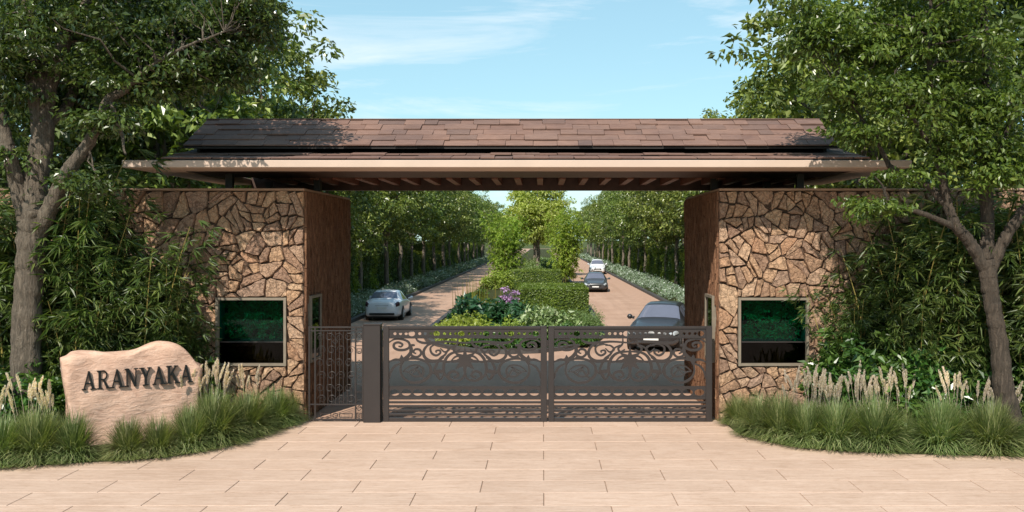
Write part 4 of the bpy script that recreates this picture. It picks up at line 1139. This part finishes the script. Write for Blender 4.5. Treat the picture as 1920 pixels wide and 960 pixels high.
def on_edge(px, E, off):
    """bed edge point in line with photo column px, moved off metres into the bed"""
    k = np.argmin(np.abs(VPX + FPX * E[:, 0] / E[:, 1] - px)); p = E[k]; t = E[min(k + 1, len(E) - 1)] - E[max(k - 1, 0)]; t /= np.linalg.norm(t)
    return p + np.array([-t[1], t[0]]) * off
FL = [(-110, 1.0), (-20, .98), (62, 1.02), (140, .9), (222, .8), (305, .76), (372, .85), (435, 1.08), (492, 1.02), (536, .85), (558, .68)]
FLn = ['beyond the left edge of the row', 'at the far left edge, lower front row', 'left of the sign, lower front row', 'below the left end of the sign', 'below the first letters of the sign', 'below the middle of the sign', 'below the right end of the sign', 'just right of the sign', 'in front of the left window', 'second from the small gate', 'next to the small gate, smallest of the row']
for (px, sc), ln in zip(FL, FLn):
    p = on_edge(px, EL, .36 * sc); grass('fountain grass clump ' + ln, p[0], p[1], sc * .98, 0, 'fountain grass along the left bed edge')
FR = [(1362, .72), (1395, .9), (1445, 1.0), (1500, 1.0), (1575, 1.05), (1665, 1.15), (1768, 1.1), (1868, 1.15), (1980, 1)]
FRn = ['touching the right gate leaf', 'second from the right gate leaf, front row', 'third from the right gate leaf, left below the right window', 'fourth from the right gate leaf, right below the right window', 'fifth from the right gate leaf, front row', 'sixth from the right gate leaf, front row', 'seventh from the right gate leaf, front row', 'eighth from the right gate leaf, front row', 'beyond the right end of the front row']
for (px, sc), ln in zip(FR, FRn):
    p = on_edge(px, ER, .36 * sc); grass('fountain grass clump ' + ln, p[0], p[1], sc * .92, 0, 'fountain grass along the right bed edge')
BL = [(-40, 1.3, 12), (20, 1.25, 14), (82, 1.2, 12), (450, 1.3, 18), (472, 1.15, 20), (495, 1.0, 18), (520, .8, 10)]
for k, (px, off, n) in enumerate(BL):
    p = on_edge(px, EL, off); grass('plumed fountain grass, %s from the left in the back row of the left bed' % ORD[k], p[0], p[1], .68, n * 3 // 4, 'plumed grass in the left bed', .1)
BR = [(1418, .95, 8), (1452, 1.1, 13), (1490, 1.2, 13), (1530, 1.2, 11), (1575, 1.25, 13), (1622, 1.2, 14), (1668, 1.3, 14), (1705, 1.2, 12), (1750, 1.2, 11), (1802, 1.2, 12), (1856, 1.25, 11), (1902, 1.2, 12)]
for k, (px, off, n) in enumerate(BR):
    p = on_edge(px, ER, off); grass('plumed fountain grass, %s from the gate in the back row of the right bed' % ORD[k], p[0], p[1], .68, n * 3 // 4, 'plumed grass in the right bed', .1)

# ------------------------------------------------------------------ shrubs and bamboo in the front beds
SB = [(1556, 20.3, .62, 1.95), (1610, 19.9, .8, 2.05), (1675, 19.8, .9, 2.15), (1742, 19.7, .85, 1.9), (1800, 19.7, .8, 1.6), (1845, 19.6, .6, 1.4), (1925, 19.7, .8, 1.7)]
SBn = ['at the right window edge', 'second from the right window', 'tallest, in front of the right bamboo', 'fourth from the right window', 'left of the right tree trunk', 'at the foot of the right tree', 'right of the right tree trunk']
for k, ((px, Y, r_, h), ln) in enumerate(zip(SB, SBn)):
    X = (px - VPX) / FPX * Y
    ds('broadleaf_shrub', 'glossy broadleaf shrub ' + ln, (X, Y, .08), r_, r_ * .8, h, 2100, .2, M['leaf_broad'], 'broadleaf shrubs in the right bed', Wr=.42, seed=40 + k)
SB = [(8, 18.6, .7, 1.5), (88, 19.2, .6, 1.6), (-50, 18.6, .8, 1.5), (392, 20.6, .42, 1.35), (345, 20.4, .5, 1.1)]
SBn = ['at the foot of the left tree', 'between the left tree and the sign', 'left of the left tree', 'right behind the sign under the left window', 'hidden behind the right end of the sign']
for k, ((px, Y, r_, h), ln) in enumerate(zip(SB, SBn)):
    X = (px - VPX) / FPX * Y
    ds('broadleaf_shrub', 'glossy broadleaf shrub ' + ln, (X, Y, .08), r_, r_ * .6, h, 1300, .17, M['leaf_broad'], 'broadleaf shrubs in the left bed', Wr=.45, seed=60 + k)
BM = [bamboo_meshes(60 + k, 3.9, 1.25, 13, 900, M['leaf_bamboo'], .26, .036, .12) for k in range(3)]
BLs = [(-20, 20.2, 1.45), (60, 20.5, 1.5), (130, 20.3, 1.4), (190, 20.6, 1.2), (255, 20.4, 1.12), (312, 20.75, 1.0), (338, 20.75, .74), (150, 20.1, .8), (280, 20.35, .7)]
for k, (px, Y, s_) in enumerate(BLs):
    place_bamboo(BM[k % 3], '%s from the left edge among the green bamboo clumps by the left wall' % ORD[[0, 1, 2, 4, 5, 7, 8, 3, 6][k]], ((px - VPX) / FPX * Y, Y, .08), rG.uniform(0, 6.28), (s_ * .95, s_ * .8, s_), 'bamboo along the left wall')
BRs = [(1602, 20.75, .8), (1645, 20.75, 1.08), (1690, 20.5, 1.14), (1745, 20.7, 1.3), (1800, 20.4, 1.35), (1860, 20.6, 1.4), (1920, 20.2, 1.45), (1960, 19.6, 1.2), (1720, 20.2, .8), (1850, 20.1, .72)]
for k, (px, Y, s_) in enumerate(BRs):
    place_bamboo(BM[(k + 1) % 3], '%s from the right window among the green bamboo clumps by the right wall' % ORD[[0, 1, 2, 4, 5, 7, 8, 9, 3, 6][k]], ((px - VPX) / FPX * Y, Y, .08), rG.uniform(0, 6.28), (s_ * .95, s_ * .8, s_), 'bamboo along the right wall')
# added leaves behind the green panes, standing in for foliage reflected in the glass
for k, (w_, nm) in enumerate(((lw, 'left'), (rw, 'right'))):
    cx = (w_[0] + w_[1]) / 2; zc = w_[2] + (w_[3] - w_[2]) * .34
    rng = np.random.default_rng(300 + k); nc = 110
    cen = np.column_stack([rng.uniform(-.62, .62, nc), rng.uniform(-.06, .16, nc), rng.uniform(.05, 1.05, nc)])
    V, F = clump_leaves(rng, cen, np.full(nc, .12), 30, .10, .4, .3, .9, .6)
    T = thing('reflection_stand_in', 'added leaves imitating the green reflection in the upper pane of the %s window' % nm, 'plant', (cx, YG + .29, zc - .045), 0, 'added leaves behind the green panes')
    MB().bbox(-.68, .68, -.14, .14, -.0, .10, .01).build('stand_in_planter', M['counter'], T); link('foliage', mkmesh('foliage', V, F, M['leaf_soft']), T)

# ------------------------------------------------------------------ the two big front trees
def big_tree(name, label, limbs, blobs, leafm, bark, seed, ls, per, base):
    """limbs: list of polylines [(px,py,Y,radius)...]; blobs: (px,py,Y, rx,ry,rz, n clumps)"""
    rng = np.random.default_rng(seed); T = thing(name, label, 'tree', base); B = np.array(base)
    t = MB(); joints = []
    for Lm in limbs:
        P = [np.array(at(a, b, c)) - B for a, b, c, r in Lm]; Rr = [q[3] for q in Lm]
        nn_ = 14 if Rr[0] > .1 else 6
        Q = catmull([np.append(p, r) for p, r in zip(P, Rr)], nn_)
        Q = [q + np.append(rng.normal(size=3) * .005, 0) for q in Q]
        t.tube([q[:3] for q in Q], [max(.008, q[3] * (1 + .04 * math.sin(.9 * i))) for i, q in enumerate(Q)], 30 if Rr[0] > .1 else 10, False, .035)
        for q in Q[len(Q) // 3::3]: joints.append(q)
    J = np.array([j[:3] for j in joints]); JR = np.array([j[3] for j in joints])
    cens = []
    for (px, py, Y, rx, ry, rz, n) in blobs:
        c = np.array(at(px, py, Y)) - B; cens.append(ell_points(rng, int(n * (1.4 if ls > .13 else 1.25)), c, (rx, ry, rz), .35))
    cen = np.concatenate(cens)
    for c in cen[::3]:
        k = np.argmin(np.linalg.norm(J - c, axis=1) + .5 * np.maximum(0, J[:, 2] - c[2])); a = J[k]
        r0 = min(JR[k] * .7, .03); P = limb_path(a, c, rng, 4, .25, .06); t.tube(P, [r0, r0 * .8, r0 * .6, r0 * .42, .006], 5, False)
    trunk = t.mesh('trunk', bark, True); link('trunk', trunk, T)
    V, F = clump_leaves(rng, cen, rng.uniform(.32, .66, len(cen)), per, ls, .52, .5, .36, .9)
    link('crown', mkmesh('crown', V, F, leafm), T)
    return T
YL = 19.3
big_tree('shade_tree', 'large grey barked tree forking low behind the sandstone sign',
  [[(48, 800, YL, .34), (49, 690, YL, .29), (50, 600, YL, .265), (56, 500, YL, .25), (60, 430, YL, .26), (65, 380, YL, .21), (67, 330, YL + .1, .15)],
   [(64, 400, YL, .22), (68, 330, YL + .1, .23), (80, 250, YL + .2, .22), (72, 160, YL + .3, .22), (62, 80, YL + .3, .19), (40, -20, YL + .4, .16), (30, -120, YL + .5, .12)],
   [(76, 250, YL + .2, .16), (96, 150, YL + .3, .15), (130, 60, YL + .1, .12), (162, 10, YL, .1), (190, -60, YL, .07)],
   [(76, 240, YL + .2, .12), (130, 190, YL + .8, .1), (150, 80, YL + 1.4, .08), (170, -20, YL + 1.8, .06)],
   [(52, 420, YL, .17), (30, 340, YL - .1, .14), (16, 280, YL - .2, .125), (2, 230, YL - .2, .11), (-30, 150, YL - .3, .08)],
   [(70, 440, YL, .16), (96, 385, YL - .1, .155), (130, 318, YL - .3, .13), (165, 270, YL - .4, .11), (188, 220, YL - .5, .095), (205, 185, YL - .6, .085), (232, 172, YL - .6, .06), (262, 140, YL - .7, .045), (330, 96, YL - .8, .03), (420, 60, YL - .8, .015)],
   [(205, 185, YL - .6, .05), (225, 240, YL - .7, .035), (235, 290, YL - .9, .02)]],
  [(150, 40, YL, 2.4, 2.0, 1.9, 90), (320, 60, YL + .2, 1.9, 1.6, 1.35, 80), (470, 40, YL + .3, .95, 1.3, 1.0, 32), (290, 145, YL - .2, 1.6, 1.2, .65, 50), (130, 200, YL + 1.2, 1.3, .8, 1.1, 36), (430, 130, YL + .3, .75, 1.0, .5, 16),
   (205, 228, YL - .6, .75, .7, .3, 12), (165, 345, YL - .5, .4, .4, .25, 5), (20, 120, YL, 1.0, 1.2, 1.6, 36), (10, 300, YL - .1, .5, .8, .5, 8), (200, -140, YL, 3.6, 2.6, 1.6, 90)],
  M['leaf_front_l'], M['bark_l'], 1, .132, 66, tuple(gnd(48, 838)[:2]) + (0.05,) if False else ((48 - VPX) / FPX * YL, YL, .08))
YR = 18.8
big_tree('shade_tree', 'dark barked tree with spreading low limbs beside the right wall',
  [[(1896, 800, YR, .24), (1882, 730, YR, .19), (1874, 650, YR, .165), (1862, 580, YR, .155), (1853, 520, YR, .165), (1849, 480, YR, .15), (1848, 440, YR, .10)],
   [(1849, 505, YR, .13), (1815, 450, YR - .1, .11), (1790, 420, YR - .2, .10), (1774, 370, YR - .2, .085), (1762, 310, YR - .2, .08), (1752, 260, YR - .2, .07), (1746, 200, YR - .3, .055), (1742, 100, YR - .4, .045), (1745, 0, YR - .4, .03)],
   [(1790, 425, YR - .2, .07), (1750, 408, YR - .4, .055), (1700, 390, YR - .6, .045), (1668, 382, YR - .8, .035), (1655, 350, YR - .9, .02), (1640, 330, YR - 1, .012)],
   [(1774, 385, YR - .2, .07), (1735, 345, YR, .065), (1700, 330, YR + .1, .06), (1668, 310, YR + .1, .055), (1652, 280, YR, .04), (1632, 245, YR, .03), (1600, 200, YR - .1, .02)],
   [(1851, 500, YR, .12), (1852, 430, YR, .12), (1848, 340, YR, .12), (1850, 250, YR, .11), (1850, 150, YR + .1, .09), (1845, 20, YR + .2, .07), (1840, -100, YR + .2, .05)],
   [(1856, 512, YR, .12), (1880, 455, YR - .1, .11), (1912, 405, YR - .2, .10), (1960, 340, YR - .3, .08), (2000, 200, YR - .3, .05)],
   [(1750, 280, YR - .2, .04), (1720, 235, YR - .4, .035), (1690, 180, YR - .5, .02)],
   [(1848, 330, YR, .06), (1880, 270, YR - .3, .05), (1900, 200, YR - .4, .03)]],
  [(1780, 60, YR, 1.9, 1.6, 1.6, 85), (1620, 90, YR, 1.3, 1.2, 1.2, 48), (1710, 190, YR - .2, 1.4, 1.2, .65, 40), (1570, 170, YR - .1, .6, .8, .6, 12), (1605, 255, YR - .2, .6, .5, .28, 8), (1520, 60, YR + .2, .75, .9, .85, 20), (1860, 200, YR - .3, 1.1, 1.1, 1.1, 40), (1900, 300, YR - .5, .7, .6, .5, 12),
   (1640, 390, YR - .9, .5, .45, .35, 9), (1860, 330, YR - .6, .6, .5, .3, 8), (1800, 265, YR - .5, .8, .6, .4, 14), (1780, -130, YR, 2.8, 2.0, 1.4, 60), (1680, 330, YR - .6, .45, .4, .2, 5)],
  M['leaf_front_r'], M['bark_r'], 2, .125, 66, ((1890 - VPX) / FPX * YR, YR, .08))

# ------------------------------------------------------------------ cars
ST = [  # s, zb, w, belt, top, wt
    (0.00, .34, .56, .58, .64, .46), (.10, .24, .74, .62, .70, .60), (.35, .20, .85, .68, .76, .70), (.9, .19, .90, .76, .85, .76), (1.40, .19, .91, .84, .93, .76),
    (2.12, .19, .915, .90, 1.40, .585), (2.75, .19, .915, .92, 1.455, .595), (3.35, .19, .91, .94, 1.41, .575), (3.98, .20, .89, .96, 1.05, .70), (4.38, .22, .85, .94, 1.01, .68), (4.54, .28, .78, .88, .95, .62), (4.60, .38, .66, .80, .86, .54)]
def car_surface():
    SP = np.array(ST)
    def sec(row):
        s, zb, w, bl, tp, wt = row; mid = zb + (bl - zb) * .55
        return np.array([(0, zb), (w * .86, zb), (w * .985, zb + .10), (w, mid), (w * .975, bl), (wt, tp - .05), (wt * .86, tp - .008), (wt * .45, tp + .012), (0, tp + .018)])
    def at_s(s):
        i = int(np.clip(np.searchsorted(SP[:, 0], s, 'right') - 1, 0, len(SP) - 2)); t = (s - SP[i, 0]) / (SP[i + 1, 0] - SP[i, 0])
        p1, p2 = SP[i], SP[i + 1]; p0 = SP[max(i - 1, 0)]; p3 = SP[min(i + 2, len(SP) - 1)]
        d = p2[0] - p1[0]
        m1 = (p2 - p0) / max(1e-6, p2[0] - p0[0]) * d; m2 = (p3 - p1) / max(1e-6, p3[0] - p1[0]) * d
        k = .45; sl = p2 - p1; m1 = m1 * k + sl * (1 - k); m2 = m2 * k + sl * (1 - k)
        h = (2 * t ** 3 - 3 * t * t + 1) * p1 + (t ** 3 - 2 * t * t + t) * m1 + (-2 * t ** 3 + 3 * t * t) * p2 + (t ** 3 - t * t) * m2
        h[0] = s; return sec(h)
    def P(s, v, sg=1):
        q = at_s(s); i = int(np.clip(math.floor(v), 0, 7)); t = v - i; p = q[i] * (1 - t) + q[i + 1] * t
        return np.array([sg * p[0], s - 2.3, p[1]])
    return P
CP = car_surface()
def car_patch(s0, s1, v0, v1, ns=8, nv=5, sg=1, both=False, off=.008, skew=0.0):
    """skin patch lifted off the body surface"""
    def pt(s, v, g): return CP(s, v, g)
    grid = []
    vs_ = [(v, sg) for v in np.linspace(v0, v1, nv + 1)]
    if both: vs_ = [(v, 1) for v in np.linspace(v0, 8, nv + 1)] + [(v, -1) for v in np.linspace(8, v0, nv + 1)[1:]]
    V = []
    for i in range(ns + 1):
        for (v, g) in vs_:
            s = s0 + (s1 - s0) * i / ns + skew * (v - v0)
            p = pt(s, v, g); e = 1e-2
            a = pt(s + e, v, g) - pt(s - e, v, g); vv = min(v + .02, 8); v_ = v - .02; b = pt(s, vv, g) - pt(s, v_, g)
            n = np.cross(a, b) * g; n /= np.linalg.norm(n) + 1e-9
            V.append(p + n * off)
    m = len(vs_); F = [(i * m + j, i * m + j + 1, (i + 1) * m + j + 1, (i + 1) * m + j) for i in range(ns) for j in range(m - 1)]
    return V, F
CARM = {}
def car(label, paint, loc, rotz, sc, group, suv=False):
    T = thing('car', label, 'car', loc, rotz, group); T.scale = sc
    if paint not in CARM:
        D = {}; Vb = []; cols = [(v, 1) for v in np.linspace(0, 8, 33)] + [(v, -1) for v in np.linspace(8, 0, 33)[1:-1]]
        ss = np.concatenate([np.linspace(0, .4, 7)[:-1], np.linspace(.4, 4.3, 44)[:-1], np.linspace(4.3, 4.6, 8)])
        for s in ss:
            for v, g in cols: Vb.append(CP(s, v, g))
        m = len(cols); F = [(i * m + j, i * m + (j + 1) % m, (i + 1) * m + (j + 1) % m, (i + 1) * m + j) for i in range(len(ss) - 1) for j in range(m)]
        F += [tuple(range(m))[::-1], tuple((len(ss) - 1) * m + j for j in range(m))]
        D['body'] = mkmesh('body', Vb, F, CAR_PAINT[paint], True)
        D['windscreen'] = mkmesh('windscreen', *car_patch(1.50, 2.06, 5.12, 8, 6, 6, both=True), CAR_GLASS, True)
        D['rear_window'] = mkmesh('rear_window', *car_patch(3.42, 3.92, 5.12, 8, 6, 6, both=True), CAR_GLASS, True)
        for g in (1, -1):
            D['side_window', g, 0] = mkmesh('side_window', *car_patch(1.86, 2.66, 4.12, 4.92, 8, 4, g, skew=.14), CAR_GLASS, True)
            D['side_window', g, 1] = mkmesh('side_window', *car_patch(2.74, 3.62, 4.12, 4.92, 8, 4, g, skew=-.12), CAR_GLASS, True)
            D['headlight', g] = mkmesh('headlight', *car_patch(.04, .42, 3.55, 4.55, 6, 4, g), CAR_LAMP, True)
            D['taillight', g] = mkmesh('taillight', *car_patch(4.36, 4.585, 3.45, 4.6, 6, 4, g), CAR_TAIL, True)
            for k, s in enumerate((.88, 3.62)):
                D['arch', g, k] = MB().tube([(g * .70, s - 2.3, .33), (g * .922, s - 2.3, .33)], [.375, .375], 24).mesh('wheel_arch', CAR_BLACK)
                D['tyre', g, k] = MB().tube([(g * .72, s - 2.3, .32), (g * .90, s - 2.3, .32), (g * .935, s - 2.3, .32)], [.32, .32, .29], 24).mesh('tyre', CAR_BLACK, False)
                r = MB().tube([(g * .90, s - 2.3, .32), (g * .941, s - 2.3, .32)], [.21, .20], 20)
                for a in range(5):
                    w = a * 1.2566; r.tube([(g * .944, s - 2.3 + .05 * math.cos(w), .32 + .05 * math.sin(w)), (g * .944, s - 2.3 + .2 * math.cos(w), .32 + .2 * math.sin(w))], [.03, .022], 5)
                D['rim', g, k] = r.mesh('rim', CAR_RIM)
            mm = MB().tube([(g * .90, 1.72 - 2.3, .96), (g * 1.0, 1.70 - 2.3, .98)], [.05, .045], 8)
            cx_, n8 = g * 1.06, 10
            V = []; F = []
            mm.tube([(g * .98, 1.70 - 2.3, 1.0), (g * 1.03, 1.68 - 2.3, 1.0), (g * 1.1, 1.68 - 2.3, 1.0), (g * 1.14, 1.70 - 2.3, 1.0)], [.05, .085, .08, .03], 10)
            D['mirror', g] = mm.mesh('wing_mirror', CAR_PAINT[paint], True)
        D['grille'] = MB().bbox(-.42, .42, -2.335, -2.25, .46, .60, .02).mesh('grille', CAR_BLACK)
        D['intake'] = MB().bbox(-.50, .50, -2.325, -2.2, .27, .36, .02).mesh('air_intake', CAR_BLACK)
        D['plate_f'] = MB().bbox(-.25, .25, -2.352, -2.33, .385, .475, .004).mesh('number_plate', CAR_PLATE)
        D['plate_r'] = MB().bbox(-.25, .25, 2.285, 2.325, .60, .71, .004).mesh('number_plate', CAR_PLATE)
        D['bumper_r'] = MB().bbox(-.62, .62, 2.19, 2.318, .30, .42, .03).mesh('rear_bumper', CAR_BLACK)
        D['chrome'] = MB().bbox(-.32, .32, 2.27, 2.318, .755, .785, .006).mesh('chrome_strip', CAR_RIM)
        D['under'] = MB().box(-.72, .72, -2.0, 2.05, .15, .24).mesh('underbody', CAR_BLACK)
        CARM[paint] = D
    D = CARM[paint]
    for k, me in D.items():
        nm = me.name.split('.')[0]
        if nm in ('rim',): continue
        if nm == 'tyre':
            w = link('wheel', None, T); link('tyre', me, w); link('rim', D['rim', k[1], k[2]], w)
        else: link(nm, me, T)
    return T
CAR_GLASS = m_plain('car glass', (.20, .205, .26), .05, .45, var=.05, spec=1.0)
CAR_BLACK = m_plain('car black plastic', (.012, .012, .012), .6)
CAR_RIM = m_plain('alloy', (.5, .5, .52), .3, .9)
CAR_LAMP = m_plain('headlamp lens', (.55, .58, .6), .08, .3)
CAR_TAIL = m_plain('tail lamp lens', (.06, .02, .025), .15)
CAR_PLATE = m_plain('plate white', (.7, .7, .68), .4)
CAR_PAINT = {'silver': m_plain('silver paint', (.76, .76, .80), .28, .1, var=.03, coat=.6), 'charcoal': m_plain('charcoal paint', (.022, .022, .025), .38, 0, var=.05, coat=.25),
             'dark': m_plain('dark grey paint', (.045, .047, .052), .35, 0, var=.05, coat=.4), 'white': m_plain('white paint', (.75, .76, .78), .3, 0, var=.02, coat=.5)}
car('silver sedan driving away on the left lane', 'silver', (-7.9, 49.6, -.01), math.pi, (1, 1, 1), 'cars on the avenue')
car('charcoal car nearest the gate, angled behind the right gate leaf', 'charcoal', (4.55, 36.6, -.01), math.radians(-17), (1.08, 1.05, 1.12), 'cars on the avenue')
car('dark grey car coming along the right lane beside the hedge', 'dark', (4.1, 75.3, -.01), math.radians(-3), (1, 1, 1), 'cars on the avenue')
car('white car farthest back on the right lane', 'white', (6.35, 113, -.01), math.radians(-2), (1, 1, 1.15), 'cars on the avenue')
print('objects', len(bpy.data.objects), 'slabs', nsl)
